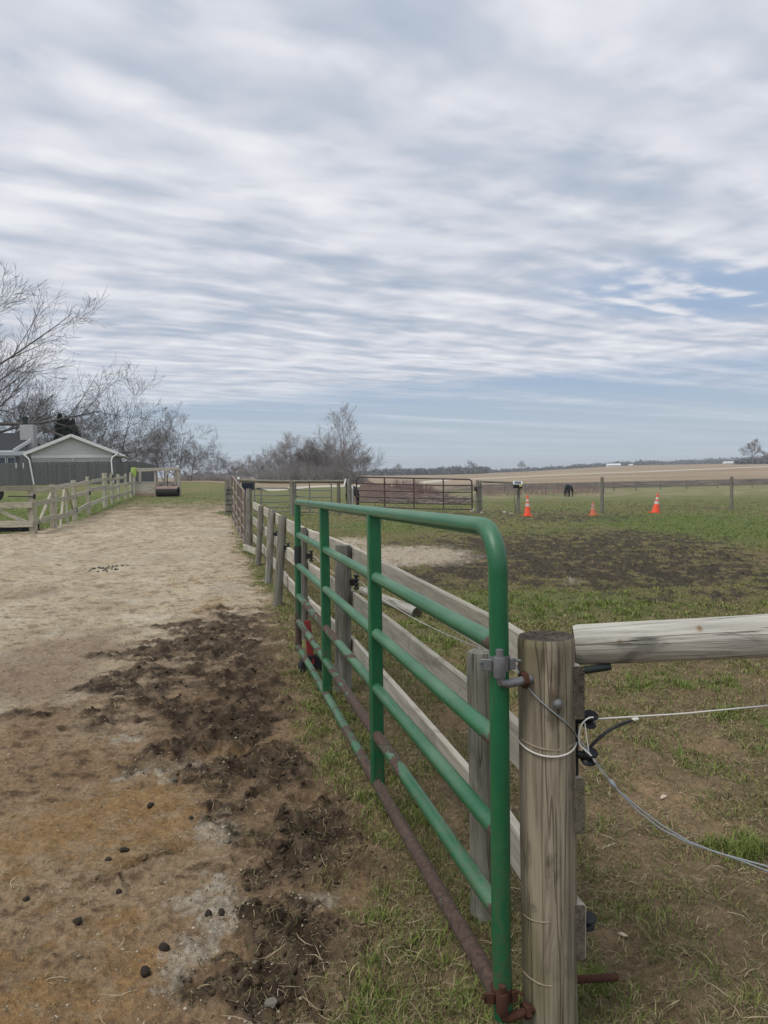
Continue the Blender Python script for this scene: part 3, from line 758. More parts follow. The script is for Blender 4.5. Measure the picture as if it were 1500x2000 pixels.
# ------------------------------------------------------------------ round gate post, horizontal log, wires
LOGW = [None]
def log_mesh(p, q, r0, r1, n=72, m=60, seed=0, cracks=(), knots=(), tone=.004, groove=.006, bark=0.0):
    """a peeled log: slightly uneven round section, checks (cracks) cut along it and rounded ends"""
    p = Vector(p); q = Vector(q); d, s, u = frame(q - p, Vector((0, 1, 0)) if abs((q - p).normalized().z) > .9 else Vector((0, 0, 1)))
    L = (q - p).length; rs = np.random.default_rng(seed)
    A = np.linspace(0, 2 * np.pi, n, endpoint=False); T = np.linspace(0, 1, m)
    aa, tt = np.meshgrid(A, T)
    r = r0 + (r1 - r0) * tt
    r = r + tone * fbm(np.cos(aa) * 1.4 + seed, np.sin(aa) * 1.4 + tt * L * 1.5, 4, seed) + .0012 * fbm(aa * 14, tt * L * 3, 3, seed + 5)
    for (ca, t0, t1, wd, dp) in cracks:
        wob = .07 * fbm(tt * L * 5, tt * 0 + ca * 3, 3, seed + 9)
        prof = np.clip(1 - np.abs((aa - ca - wob + np.pi) % (2 * np.pi) - np.pi) / wd, 0, 1)
        r = r - dp * prof * sstep(t0 - .02, t0 + .03, tt) * sstep(t1 + .02, t1 - .05, tt)
    W = np.zeros_like(r)
    for (ka, kt, kr) in knots:
        dd = np.hypot(((aa - ka + np.pi) % (2 * np.pi) - np.pi) * r0, (tt - kt) * L)
        r = r + .004 * np.exp(-(dd / kr) ** 2); W = np.maximum(W, np.exp(-(dd / (kr * .6)) ** 2) * .9)
    e = .006 / L
    r = r - .004 * (sstep(e, 0, tt) + sstep(1 - e, 1, tt))
    Vp = np.array(p)[None, None] + np.array(d)[None, None] * (tt * L)[..., None] + np.array(s)[None, None] * (np.cos(aa) * r)[..., None] + np.array(u)[None, None] * (np.sin(aa) * r)[..., None]
    G = np.stack([np.cos(aa) * r0, np.sin(aa) * r0, tt * L], -1) + seed * 3.3
    i = np.arange(m - 1)[:, None] * n; k = np.arange(n)[None]; k2 = (k + 1) % n
    F = np.stack([i + k, i + k2, i + n + k2, i + n + k], -1).reshape(-1, 4)
    LOGW[0] = W.ravel()
    return Vp.reshape(-1, 3), G.reshape(-1, 3), F, (p, d, s, u, L)

def end_disc(c, s, u, d, rim, seed, rings=10):
    """sawn end grain, a little dished and split"""
    n = len(rim); c = Vector(c); V = []; G = []
    for i in range(rings + 1):
        f = i / rings
        for k in range(n):
            v = c.lerp(Vector(rim[k]), f); loc = v - c
            dz = .0035 * float(fbm(np.array([loc.dot(s) * 40]), np.array([loc.dot(u) * 40]), 3, seed)[0]) * (1 - f ** 6)
            V.append(v + d * dz); G.append((loc.dot(s), loc.dot(u), f * .02))
    F = [(i * n + k, i * n + (k + 1) % n, (i + 1) * n + (k + 1) % n, (i + 1) * n + k) for i in range(rings) for k in range(n)]
    return V, G, F

PC = Vector((at(1066, 1245, 2.03).x, 2.03))       # post centre
PR = .0752
def build_post():
    root = empty('gate_post', (PC.x, PC.y, 0), 'thick round weathered gate post in the foreground holding the green gate', 'post')
    foot = Vector((PC.x + .008, PC.y - .004, -.25)); head = Vector((PC.x, PC.y, 1.112))
    cr = [(math.radians(a), t0, t1, w, dp) for a, t0, t1, w, dp in ((256, .35, 1.0, .035, .009), (281, .5, 1.0, .03, .007), (232, .3, .82, .02, .004), (304, .2, .75, .022, .004), (322, .0, .5, .02, .004), (200, .2, .9, .03, .006), (20, .1, .9, .03, .008), (262, .0, .34, .016, .003), (287, .93, 1.0, .12, .014), (304, .955, .99, .07, .008))]
    V, G, F, fr = log_mesh(foot, head, .0735, PR, 120, 110, 3, cr, [(math.radians(268), .905, .012)], .0035)
    # the frame's angle is measured from its own side axis; turn the section so the checks face the path
    np_mesh('post_log', V - np.array([PC.x, PC.y, 0]), F[:, ::-1], MAT['post_wood'], root, True, {'gr': ('FLOAT_VECTOR', G), 'wear': ('FLOAT', LOGW[0])})
    p, d, s, u, L = fr
    dV, dG, dF = end_disc(head + d * .001, s, u, d, [tuple(v) for v in V[-120:]], 5)
    np_mesh('post_top', np.array([tuple(v) for v in dV]) - np.array([PC.x, PC.y, 0]), np.array(dF), MAT['end_grain'], root, True, {'gr': ('FLOAT_VECTOR', dG)})
    # saw-ring scars left by wire
    for z, w in ((.835, .0026), (.372, .0018), (.205, .0022)):
        a0 = math.radians(random.uniform(195, 215)); a1 = math.radians(random.uniform(300, 345))
        pts = [(PC.x + (PR - .0012) * math.cos(t), PC.y + (PR - .0012) * math.sin(t), z + .012 * math.sin(t * 2 + z * 9) * .5) for t in np.linspace(a0, a1, 26)]
        MB().tube(pts, w, 6).build('wire_scar', MAT['scar'], root, True)
    # carriage bolt on the face, black insulator feet on the pasture side
    a = math.radians(281); n = Vector((math.cos(a), math.sin(a), 0)); c = Vector((PC.x, PC.y, .950)) + n * (PR - .001)
    b = MB().lathe([(.014, 0), (.014, .002), (.0105, .003), (.0095, .007), (.006, .0095), (0, .0105)], 20, c, n).build('carriage_bolt', MAT['galv'], root, True)
    # J-bolts of the hinges: pin up into the sleeve, bend, through the post, thread out behind
    for q, z, mat, thr, xx in ((HQ1, HQ1.z, MAT['galv'], MAT['dark_steel'], .62), (HQ2, HQ2.z, MAT['rust'], MAT['rust'], .64)):
        pin = MB()
        pin.tube([q + Vector((0, 0, .042)), q + Vector((0, 0, -.034)), q + Vector((.004, 0, -.043)), q + Vector((.018, .004, -.048)), q + Vector((.05, .016, -.046)), q + Vector((.085, .032, -.043))], [.0098, .0098, .011, .0115, .0115, .0115], 16)
        pin.build('hinge_bolt', mat, root, True)
        st = q + Vector((.066, .026, -.044))
        MB().lathe([(.011, -.006), (.021, -.006), (.023, -.003), (.023, .006), (.011, .008)], 6, st, Vector((.93, .36, .03))).build('hinge_nut', MAT['rust'], root, True)
        e0 = Vector((PC.x + PR - .01, 2.075, q.z - (.056 if z > .5 else .034))); e1 = Vector((xx, 2.115, q.z - (.05 if z > .5 else .055)))
        pts = [e0.lerp(e1, t) for t in np.linspace(0, 1, 40)]
        MB().tube(pts, [.0105 + (.0007 if i % 2 else 0) for i in range(40)], 14).build('threaded_end', thr, root, True)
        if z > .5: MB().lathe([(.011, -.004), (.03, -.004), (.03, .002), (.011, .002)], 20, e0 + Vector((.018, .004, 0)), e1 - e0).build('washer', MAT['rust'], root, True)
    return root
MAT['scar'] = plain('worn_pale_wood', (.29, .24, .165), .9, 0, .35, 60)
post = build_post()

def build_log_rail():
    a = at(1121, 1260, 2.155); b = at(1500, 1241, 2.07); d = (b - a).normalized(); e = a + d * 2.35
    root = empty('log_rail', (a.x, a.y, 0), 'bleached horizontal log rail running right from behind the gate post', 'log rail')
    cr = [(math.radians(t), t0, t1, w, dp) for t, t0, t1, w, dp in ((12, .08, .45, .014, .003), (-22, .02, .2, .014, .0025), (-38, .1, .6, .016, .003), (38, .04, .16, .012, .002), (60, .1, .5, .016, .003), (-10, .2, .36, .012, .002), (150, .1, .9, .03, .006), (24, .14, .3, .012, .002))]
    V, G, F, fr = log_mesh(a, e, .056, .068, 110, 200, 12, cr, [(math.radians(16), .052, .013), (math.radians(40), .14, .016)], .0035)
    np_mesh('log', V - np.array(root.location), F[:, ::-1], MAT['log_wood'], root, True, {'gr': ('FLOAT_VECTOR', G), 'wear': ('FLOAT', LOGW[0])})
    p, dd, s, u, L = fr
    for rim, c, sg in ((V[:110], a, -1), (V[-110:], e, 1)):
        dV, dG, dF = end_disc(c, s, u, dd * sg, [tuple(v) for v in rim], 8)
        np_mesh('log_end', np.array([tuple(v) for v in dV]) - np.array(root.location), np.array(dF), MAT['end_grain'], root, True, {'gr': ('FLOAT_VECTOR', dG)})
    kn = at(1218, 1243, 2.085)
    f2 = a + d * 2.2
    V, G, F, fr = log_mesh((f2.x, f2.y + .13, -.2), (f2.x, f2.y + .13, 1.16), .072, .07, 40, 40, 19, [], [], .004)
    np_mesh('support_post', V - np.array(root.location), F[:, ::-1], MAT['post_wood'], root, True, {'gr': ('FLOAT_VECTOR', G)})
    return root, f2
logr, LEND = build_log_rail()

def arc_on_post(a0, a1, z0, z1, r=PR + .0025, n=40, sag=0.0):
    out = []
    for t in np.linspace(0, 1, n):
        a = math.radians(a0 + (a1 - a0) * t)
        out.append(Vector((PC.x + r * math.cos(a), PC.y + r * math.sin(a), z0 + (z1 - z0) * t - sag * math.sin(math.pi * t))))
    return out

def insulator(c, ax, name, label, tall=.11):
    """black plastic post insulator: nailed back plate, shank and a ringed spool"""
    r = empty(name, tuple(c), label, 'insulator', 'black insulators on the near side of the fence')
    ax = Vector(ax).normalized(); pl = MB()
    up = Vector((0, 0, 1))
    pl.beam(c - up * tall / 2, c + up * tall / 2, .026, .010, up=ax, bev=.003)
    pl.build('back_plate', MAT['black_plastic'], r)
    MB().tube([c, c + ax * .03], .011, 14).build('shank', MAT['black_plastic'], r, True)
    m = MB(); q = c + ax * .034
    m.lathe([(.006, -.017), (.019, -.017), (.021, -.014), (.019, -.010), (.011, -.006), (.011, .006), (.019, .010), (.021, .014), (.019, .017), (.006, .017)], 22, q, Vector((.12, -.35, .93)))
    m.build('spool', MAT['black_plastic'], r, True)
    return r, q

def build_wires():
    c1 = Vector((PC.x + PR + .006, 2.03, .885)); ax = Vector((.97, -.2, .05))
    i1, q1 = insulator(c1, ax, 'wire_insulator', 'black insulator with the white wire looped over it, upper right of the gate post', .05)
    i2, q2 = insulator(Vector((PC.x + PR + .003, 2.02, .795)), Vector((.9, -.35, -.1)), 'wire_insulator', 'black insulator just below the looped white wire on the gate post', .125)
    i3, q3 = insulator(Vector((PC.x + PR + .001, 2.03, .335)), Vector((.95, -.3, 0)), 'wire_insulator', 'empty black insulator low on the right side of the gate post', .12)
    # taut white wire off to the right
    w = at(1500, 1378, 2.10); w2 = w + (w - q1).normalized() * 1.3
    r = empty('electric_wire', tuple(q1), 'taut white electric fence wire running right from the gate post', 'wire')
    def strands(pts, rad, name, mat, root, pitch=.012, n=3):
        L = 0; P = [Vector(p) for p in pts]; dense = []
        for i in range(len(P) - 1):
            k = max(2, int((P[i + 1] - P[i]).length / .005)); dense += [P[i].lerp(P[i + 1], t / k) for t in range(k)]
        dense.append(P[-1])
        MB().tube(dense[::2] + [dense[-1]], rad, 6).build(name, mat, root, True)
    strands([q1, q1.lerp(w, .5) + Vector((0, 0, -.004)), w, w2], .0022, 'taut_strand', MAT['white_wire'], r)
    loop = [q1 + Vector((.004, -.02, .012)), q1 + Vector((-.012, -.03, .014)), q1 + Vector((-.028, -.03, 0)), q1 + Vector((-.036, -.026, -.03)), q1 + Vector((-.034, -.024, -.06)), q2 + Vector((.0, -.022, .01)), q2 + Vector((.01, -.018, -.008))]
    strands(loop, .0022, 'loop_strand', MAT['white_wire'], r)
    kn = MB(); kc = at(1240, 1405, 2.06)
    kn.tube([kc - Vector((.008, 0, .001)), kc, kc + Vector((.010, 0, .001))], [.004, .0055, .004], 10)
    kn.build('line_clamp', MAT['white_wire'], r, True)
    # ring of white wire round the post
    ring = arc_on_post(186, 372, .838, .845, PR + .003, 50, .028)
    r2 = empty('wire_ring', (PC.x, PC.y, .8), 'loop of white wire hanging round the middle of the gate post', 'wire')
    MB().tube(ring, .0022, 6).build('ring_strand', MAT['white_wire'], r2, True)
    # slanting wire over the post face, joined by a splice to the slack grey wire
    r3 = empty('slack_wire', tuple(at(1195, 1530, 1.98)), 'slack grey twin wire slanting over the gate post and sagging to the right', 'wire')
    sl = arc_on_post(182, 338, 1.035, .852, PR + .003, 40)
    sp = at(1190, 1523, 1.99); MB().tube(sl + [sl[-1].lerp(sp, t) for t in (.3, .6, 1)], .0021, 6).build('slant_strand', MAT['grey_wire'], r3, True)
    MB().tube([q1 + Vector((-.02, -.028, 0)), at(1150, 1470, 2.0), at(1172, 1503, 1.995), sp], .0018, 6).build('second_strand', MAT['white_wire'], r3, True)
    s2 = at(1203, 1540, 1.985)
    MB().tube([sp, sp.lerp(s2, .3), sp.lerp(s2, .7), s2], [.0045, .0065, .0065, .004], 10).build('splice_sleeve', MAT['grey_wire'], r3, True)
    path = [s2] + [at(*q) for q in ((1245, 1580, 1.975), (1290, 1613, 1.965), (1345, 1643, 1.95), (1400, 1664, 1.93), (1450, 1681, 1.91), (1500, 1697, 1.89), (1600, 1730, 1.85), (1720, 1766, 1.8), (1850, 1840, 1.75))]
    path.append(Vector((path[-1].x + .15, path[-1].y - .05, .0)))
    for k, (dx, dz) in enumerate(((0, .002), (.001, -.0045))):
        pts = []
        for i, p in enumerate(path):
            sway = .004 * math.sin(i * 1.3 + k * 2.2)
            pts.append(p + Vector((dx, 0, dz + sway)) if i else p)
        MB().tube(pts, .0021, 6).build('sagging_strand', MAT['grey_wire'], r3, True)
    # black lead-out cable
    r4 = empty('lead_cable', tuple(q2), 'short black cable arcing from the gate post insulator up to the white wire', 'cable')
    pc = [q2, at(1150, 1462, 2.03), at(1165, 1446, 2.03), at(1185, 1429, 2.035), at(1205, 1418, 2.04), at(1222, 1411, 2.05), at(1238, 1406, 2.06)]
    MB().tube(pc, [.0046] * 6 + [.003], 10).build('cable_sheath', MAT['black_cable'], r4, True)
build_wires()

# ------------------------------------------------------------------ three-board fence behind the gate
def build_board_fence():
    root = empty('board_fence', (-.9, 8, 0), 'pale three-board fence on grey round posts running back behind the green gate', 'fence')
    FP = MAT['fence_post']
    # x, y, height, radius, lean dx at the top
    A = gp(486, 1070); B = gp(503, 1103); Cc = gp(523, 1142); D = gp(540, 1184)
    E = at(592, 1300, 7.3); Fp = at(671, 1420, 5.42); G = at(950, 1800, 2.62)
    posts = [(A.x, A.y, 1.27, .07, .03), (B.x, B.y, 1.03, .052, .09), (Cc.x, Cc.y, 1.07, .055, .08), (D.x, D.y, 1.07, .052, .10), (E.x - .0, 7.3, 1.05, .05, .02), (Fp.x, 5.42, 1.05, .059, .02), (G.x, 2.62, .935, .052, -.01)]
    for i, (x, y, h, r, lean) in enumerate(posts):
        V, Gr, F, fr = log_mesh((x, y, -.12), (x + lean, y, h), r * 1.02, r * .96, 36, 26, 30 + i, [(math.radians(a), .1, .95, .05, .004) for a in (random.uniform(220, 260), random.uniform(270, 320))], [], .006)
        rim = V[-36:]; c = rim.mean(0); V = np.concatenate([V, [c + [0, 0, .002]]]); Gr = np.concatenate([Gr, [Gr[-36:].mean(0)]])
        cap = [(25 * 36 + k, 25 * 36 + (k + 1) % 36, len(V) - 1, len(V) - 1) for k in range(36)]
        q = [tuple(f) for f in F[:, ::-1]] + [c_[:3] for c_ in cap]
        m = MB(); m.v = [tuple(v) for v in V]; m.f = q; m.g = [tuple(v) for v in Gr]; m.w = [0.0] * len(V)
        m.build('post', FP, root, True, 60)
    # board runs: joints at the posts; they pass on the pasture side
    line = [(posts[i][0] + posts[i][4] * .8 + posts[i][3] + .018, posts[i][1]) for i in range(7)]
    line[0] = (line[0][0], line[0][1]); end = (PC.x + PR + .002, 1.99); line.append(end)
    tops = ([.99, 1.0, 1.02, 1.03, 1.03, 1.04, 1.04, 1.036], [.665, .67, .69, .70, .71, .715, .742, .738], [.29, .30, .32, .345, .36, .375, .39, .394])
    for k in range(3):
        tp = tops[k]; hgt = (.135, .145, .145)[k]
        for i0, i1 in ((0, 2), (2, 4), (4, 5), (5, 7)):
            for i in range(i0, i1):
                p = Vector((line[i][0], line[i][1], tp[i] - hgt / 2)); q = Vector((line[i + 1][0], line[i + 1][1], tp[i + 1] - hgt / 2))
                g = (q - p).normalized() * .004
                MB().beam(p + g, q - g, .030, hgt + random.uniform(-.004, .004), bev=.004, seg=10, warp=.006, twist=random.uniform(-.05, .05)).build('board', MAT['board'], root, False)
    for k in range(3):
        e = Vector((line[7][0], line[7][1], tops[k][7] - (.135, .145, .145)[k] / 2)); d = (Vector(line[7]) - Vector(line[6])).normalized().to_3d()
        MB().beam(e + d * -.003, e + d * .003, .0305, (.135, .145, .145)[k] + .004, bev=.003).build('board_end', MAT['end_cut'], root)
    # ground plank at the far end and a row of insulators with the wire
    p = gp(476, 1076) + Vector((0, 0, .08)); q = gp(500, 1084) + Vector((0, 0, .07))
    MB().beam(p, q, .03, .13, bev=.003, seg=4).build('kick_board', MAT['board'], root)
    return posts, line
FPOSTS, FLINE = build_board_fence()

def build_fence_insulators():
    pts = []
    for (i, z, lab) in ((2, .72, 'small black insulator on the slanted third fence post behind the gate'), (3, .70, 'small black insulator on the leaning post left of the gate end'), (4, .78, 'small black insulator on the post behind the gate end'), (5, .79, 'small black insulator on the fence post between the two gate uprights')):
        x, y, h, r, ln = FPOSTS[i]
        c = Vector((x + ln * z + r + .016, y - .03, z)); ro = empty('fence_insulator', tuple(c), lab, 'insulator', 'small black insulators along the board fence')
        m = MB(); m.beam(c - Vector((.022, 0, 0)), c + Vector((.02, 0, 0)), .02, .05); m.build('arm', MAT['black_plastic'], ro)
        n = MB()
        for dz in (-.045, -.015, .015, .045): n.lathe([(.0, -.008), (.016, -.008), (.02, 0), (.016, .008), (0, .008)], 12, c + Vector((.02, 0, dz)))
        n.tube([c + Vector((.02, 0, -.05)), c + Vector((.02, 0, .05))], .010, 10)
        n.build('ribbed_body', MAT['black_plastic'], ro, True)
        pts.append(c + Vector((.05, 0, 0)))
    r = empty('fence_wire', tuple(pts[-1]), 'thin white wire strung along the pasture side of the board fence', 'wire')
    g = Vector((FPOSTS[6][0] + .11, 2.62, .90))
    for a, b in zip(pts, pts[1:] + [g]):
        P = [a.lerp(b, t) - Vector((0, 0, .05 * 4 * t * (1 - t))) for t in np.linspace(0, 1, 10)]
        MB().tube(P, .0022, 6).build('wire_span', MAT['white_wire'], r, True)
    MB().tube([g, g.lerp(Vector((PC.x + PR + .03, 2.03, .885)), 1)], .0022, 6).build('wire_span', MAT['white_wire'], r, True)
    r2 = gp(812, 1206)
    a = gp(815, 1207); b = gp(706, 1160); a.z += .055; b.z += .05
    V, Gr, F, fr = log_mesh(b, a, .048, .062, 40, 30, 55, [(math.radians(60), .1, .9, .06, .006)], [], .005)
    root = empty('fallen_pole', (a.x, a.y, 0), 'pale round pole lying on the grass behind the board fence', 'pole')
    np_mesh('pole_log', V - np.array(root.location), F[:, ::-1], MAT['log_wood'], root, True, {'gr': ('FLOAT_VECTOR', Gr)})
    dV, dG, dF = end_disc(a, fr[2], fr[3], fr[1], [tuple(v) for v in V[-40:]], 4, 5)
    np_mesh('pole_end', np.array([tuple(v) for v in dV]) - np.array(root.location), np.array(dF), MAT['end_grain'], root, True, {'gr': ('FLOAT_VECTOR', dG)})
build_fence_insulators()

# ------------------------------------------------------------------ far gates of the corral
def tube_gate(name, label, p_near, p_far, zs_near, zs_far, mat, uprights=(.25, .5, .75), rad=.021, flat=False, curve=True):
    """a tube gate hung between two ground points; zs: heights of its rails at either end (top first)"""
    g = empty(name, tuple(p_near), label, 'gate')
    a = [Vector((p_near.x, p_near.y, z)) for z in zs_near]; b = [Vector((p_far.x, p_far.y, z)) for z in zs_far]
    d = (b[0] - a[0]).normalized(); rb = .12
    pts = [a[-1], a[0] - Vector((0, 0, rb))] + [a[0] + d * rb * (1 - math.cos(t)) - Vector((0, 0, rb * (1 - math.sin(t)))) for t in np.linspace(.2, math.pi / 2, 6)]
    pts += [b[0] - d * rb * (1 - math.sin(t)) - Vector((0, 0, rb * (1 - math.cos(t)))) for t in np.linspace(0, math.pi / 2 - .2, 6)] + [b[0] - Vector((0, 0, rb)), b[-1]]
    w = [.35] * len(pts)
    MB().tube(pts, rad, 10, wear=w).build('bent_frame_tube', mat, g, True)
    for i in range(1, len(a)):
        n = 8; P = [a[i].lerp(b[i], t) - Vector((0, 0, .02 * 4 * t * (1 - t))) for t in np.linspace(0, 1, n)]
        MB().tube(P, rad * .85, 8, caps=False, wear=[.35] * n).build('rail', mat, g, True)
    dh = Vector((d.x, d.y, 0)).normalized()
    for t in uprights:
        MB().beam(a[0].lerp(b[0], t), a[-1].lerp(b[-1], t) - Vector((0, 0, .01)), .045, .05, up=dh, bev=.006).build('channel_upright', mat, g)
    return g

def hz(px, py, Y): return at(px, py, Y).z

def build_far_gates():
    # sagging grey-red gate that carries on from the board fence
    zn = [hz(480, y, 16.9) for y in (959, 988, 1013, 1036, 1055, 1071)]; zf = [hz(455, y, 21.5) for y in (930, 951, 969, 987, 1003, 1016)]
    zn[-1] = max(zn[-1], .04)
    pn = at(481, 1060, 16.9); pf = at(455, 1010, 21.5)
    tube_gate('tube_gate', 'sagging grey and faded red tube gate at the far end of the board fence', Vector((pn.x - .02, 16.9, 0)), Vector((pf.x, 21.5, 0)), zn, zf, MAT['red_grey_pipe'], (.22, .48, .74), .022)
    # brown gate in front of the brush pile
    a = at(697, 990, 29.6); b = at(922, 990, 29.2)
    zs = [hz(697, y, 29.6) for y in (931.5, 943.5, 957, 969.5, 980, 988.5)]; ze = [hz(922, y, 29.2) for y in (936.5, 948, 961.5, 974, 984.5, 995)]
    tube_gate('tube_gate', 'dark brown tube gate standing in front of the brush pile', Vector((a.x, a.y, 0)), Vector((b.x, b.y, 0)), zs, ze, MAT['brown_paint'], (.245, .5, .755), .028)
    # grey pipe panels under the log rail
    for (x0, x1, lab, ys, ye, up) in ((498, 567, 'grey pipe panel under the long log rail, left of the middle corral post', (953, 967, 980, 990, 998.5), (953.5, 967, 979.5, 989.5, 998.5), (.18,)),
                                 (577, 648, 'grey pipe panel under the log rail, right of the middle corral post', (942, 956, 969, 979, 991, 999), (942.5, 957.5, 970.5, 981, 992, 1000), (.02, .4))):
        p = at(x0, 1000, 29.3); q = at(x1, 1000, 29.3)
        tube_gate('pipe_panel', lab, Vector((p.x, p.y, 0)), Vector((q.x, q.y, 0)), [hz(x0, y, 29.3) for y in ys], [hz(x1, y, 29.3) for y in ye], MAT['grey_pipe'], up, .024)
build_far_gates()

def round_post(name, x, y, h, r, label=None, group=None, mat='far_post', lean=0.0, parent=None, z0=None, seed=0):
    z0 = float(base_h(x, y)) if z0 is None else z0
    root = parent or empty(name, (x, y, z0), label, 'post', group)
    V, G, F, fr = log_mesh((x, y, z0 - .3), (x + lean, y, z0 + h), r * 1.05, r * .95, 16, 14, seed, [], [], .008)
    m = MB(); m.v = [tuple(v) for v in V]; m.f = [tuple(f) for f in F[:, ::-1]] + [tuple(range(13 * 16, 14 * 16))]; m.g = [tuple(v) for v in G]; m.w = [0.0] * len(V)
    o = m.build('post' if parent else 'post_log', MAT[mat], root, True, 60)
    return root, o

def build_corral():
    root = empty('log_topped_fence', tuple(at(571, 1008, 29)), 'long log rail on thick round posts across the back of the corral', 'fence')
    for px, base_y, topy, Y, r, mat in ((571, 1008, 937, 29.0, .088, 'far_post'), (467, 1010, 936, 28.6, .075, 'far_post'), (662, 1006, 938, 29.4, .072, 'far_post'), (683, 1006, 934, 29.6, .095, 'fence_post')):
        p = at(px, 1000, Y); round_post('post', p.x, Y, hz(px, topy, Y), r, mat=mat, parent=root, z0=0.0, seed=int(px))
    for x0, x1, ya, yb in ((468, 571.5, 939, 941), (571.5, 672, 941, 940)):
        a = at(x0, ya, 28.85); b = at(x1, yb, 29.2)
        V, G, F, fr = log_mesh(a, b, .062, .055, 20, 24, int(x0), [], [], .008)
        m = MB(); m.v = [tuple(v) for v in V]; m.f = [tuple(f) for f in F[:, ::-1]] + [tuple(range(19, -1, -1)), tuple(range(23 * 20, 24 * 20))]; m.g = [tuple(v) for v in G]; m.w = [0.0] * len(V)
        m.build('log', MAT['far_post'], root, True, 60)
    c = at(466, 934.5, 28.55)
    MB().lathe([(.03, -.05), (.05, -.03), (.05, .02), (.03, .05), (0, .055)], 14, c).build('white_cap', MAT['white_trim'], root, True)
    # strapped post pair on the left
    r2 = empty('strapped_posts', tuple(at(446, 1005, 28.4)), 'pair of grey square posts with dark straps at the left end of the corral', 'post')
    for px in (443.5, 450.5):
        p = at(px, 1003, 28.4); z0 = float(base_h(p.x, 28.4))
        MB().beam((p.x, 28.4, z0 - .2), (p.x, 28.4, hz(px, 937 if px < 447 else 940, 28.4)), .11, .10, up=(0, 1, 0), seg=3, warp=.01).build('square_post', MAT['fence_post'], r2)
    for y in (957, 965, 977, 986, 999):
        a = at(440.5, y, 28.3); b = at(453, y, 28.3)
        MB().beam(a, b, .02, .035).build('strap', MAT['black_plastic'], r2)
    # dark feeder box behind the log rail
    r3 = empty('feed_box', tuple(at(485, 985, 30)), 'dark navy box on a narrow stand behind the left end of the log rail', 'box')
    m = MB(); a = at(473.5, 949.5, 30.2); b = at(496.5, 949.5, 30.2); m.beam(a, b, .35, .30, bev=.03); m.build('box_body', MAT['navy'], r3)
    m = MB(); a = at(481, 957, 30.1); m.beam(Vector((a.x, 30.1, -.05)), a, .14, .2, up=(0, 1, 0), bev=.01); m.build('stand', MAT['navy'], r3)
    # post with a dark latch box, rail and solar energiser
    r4 = empty('energizer_fence', tuple(at(936, 1003, 29.2)), 'grey round posts with a thin log rail right of the brown gate', 'fence')
    p = at(933, 1003, 29.2); round_post('post', p.x, 29.2, hz(933, 938, 29.2), .07, mat='far_post', parent=r4, z0=0, seed=3)
    p2 = at(939.5, 1003, 29.25); round_post('post', p2.x, 29.25, hz(939, 938, 29.25), .045, mat='fence_post', parent=r4, z0=0, seed=4)
    for y in (951, 979):
        MB().tube([at(930, y, 29.1), at(936, y + .4, 29.08), at(943, y, 29.1)], .012, 6).build('wire_band', MAT['dark_steel'], r4, True)
    m = MB(); m.beam(at(926.5, 955, 29.1), at(930.5, 955, 29.1), .06, .15); m.build('latch_plate', MAT['black_plastic'], r4)
    a = at(942, 940.5, 29.1); b = at(1003, 943, 28.75)
    V, G, F, fr = log_mesh(a, b, .045, .035, 14, 16, 8, [], [], .006); m = MB(); m.v = [tuple(v) for v in V]; m.f = [tuple(f) for f in F[:, ::-1]] + [tuple(range(13, -1, -1)), tuple(range(15 * 14, 16 * 14))]; m.g = [tuple(v) for v in G]; m.w = [0.0] * len(V)
    m.build('log', MAT['far_post'], r4, True, 60)
    p = at(1009.5, 1003, 28.6); round_post('post', p.x, 28.6, hz(1014, 951, 28.6), .065, mat='fence_post', parent=r4, z0=0, seed=9, lean=.09)
    MB().tube([at(1006, 957, 28.5), at(1004.5, 975, 28.5), at(1006, 990, 28.52), at(1007, 1001, 28.55)], .009, 6).build('ground_wire', MAT['black_cable'], r4, True)
    r5 = empty('solar_energizer', tuple(at(1011, 948, 28.5)), 'black fence energiser box with a tilted solar panel on the leaning post', 'energiser')
    lo = at(1002.5, 950, 28.45); hi = at(1019.5, 950.5, 28.45); d = (hi - lo).normalized()
    m = MB(); m.beam(lo, hi, .14, .13, bev=.012); m.build('box_body', MAT['black_plastic'], r5)
    q = lo.lerp(hi, .5) + Vector((0, -.02, .135)); nrm = Vector((0, -.80, .6))
    t_ = nrm.cross(d).normalized()
    m = MB(); m.beam(q - d * .165, q + d * .165, .022, .155, up=-t_ if t_.z < 0 else t_, bev=.004); m.build('panel_frame', MAT['white_trim'], r5)
    q2 = q + nrm * .013
    m = MB(); m.beam(q2 - d * .125, q2 + d * .125, .006, .115, up=-t_ if t_.z < 0 else t_, bev=.001); m.build('solar_panel', MAT['solar'], r5)
    m = MB(); e = at(1016.5, 949, 28.36); m.beam(e - d * .045, e + d * .05, .006, .055, bev=.001); m.build('yellow_label', MAT['yellow'], r5)
    # stones at the posts
    for i, (px, py, w, h, lab) in enumerate(((922, 1000, 10, 8, 'pale rough stone at the right foot of the brown gate'), (939, 1003, 9, 4, 'flat pale stone at the foot of the grey post by the brown gate'),
                                   (985, 1003, 8, 5, 'tilted pale slab left of the leaning energiser post'), (998, 1004, 8, 3, 'thin flat pale slab just left of the leaning energiser post'))):
        p = gp(px, py); s = p.y / 1503
        ro = bmesh.new(); bmesh.ops.create_icosphere(ro, subdivisions=2, radius=1)
        for v in ro.verts:
            k = 1 + .22 * float(fbm(np.array([v.co.x * 2 + i * 7]), np.array([v.co.y * 2 + v.co.z]), 2, i)[0])
            v.co = Vector((max(-.8, min(.8, v.co.x)) * w * .62 * s * k, max(-.8, min(.8, v.co.y)) * w * .5 * s * k, max(-.7, min(.7, v.co.z)) * h * .8 * s * k))
        me = bpy.data.meshes.new('stone'); ro.to_mesh(me); ro.free(); me.materials.append(MAT['stone'])
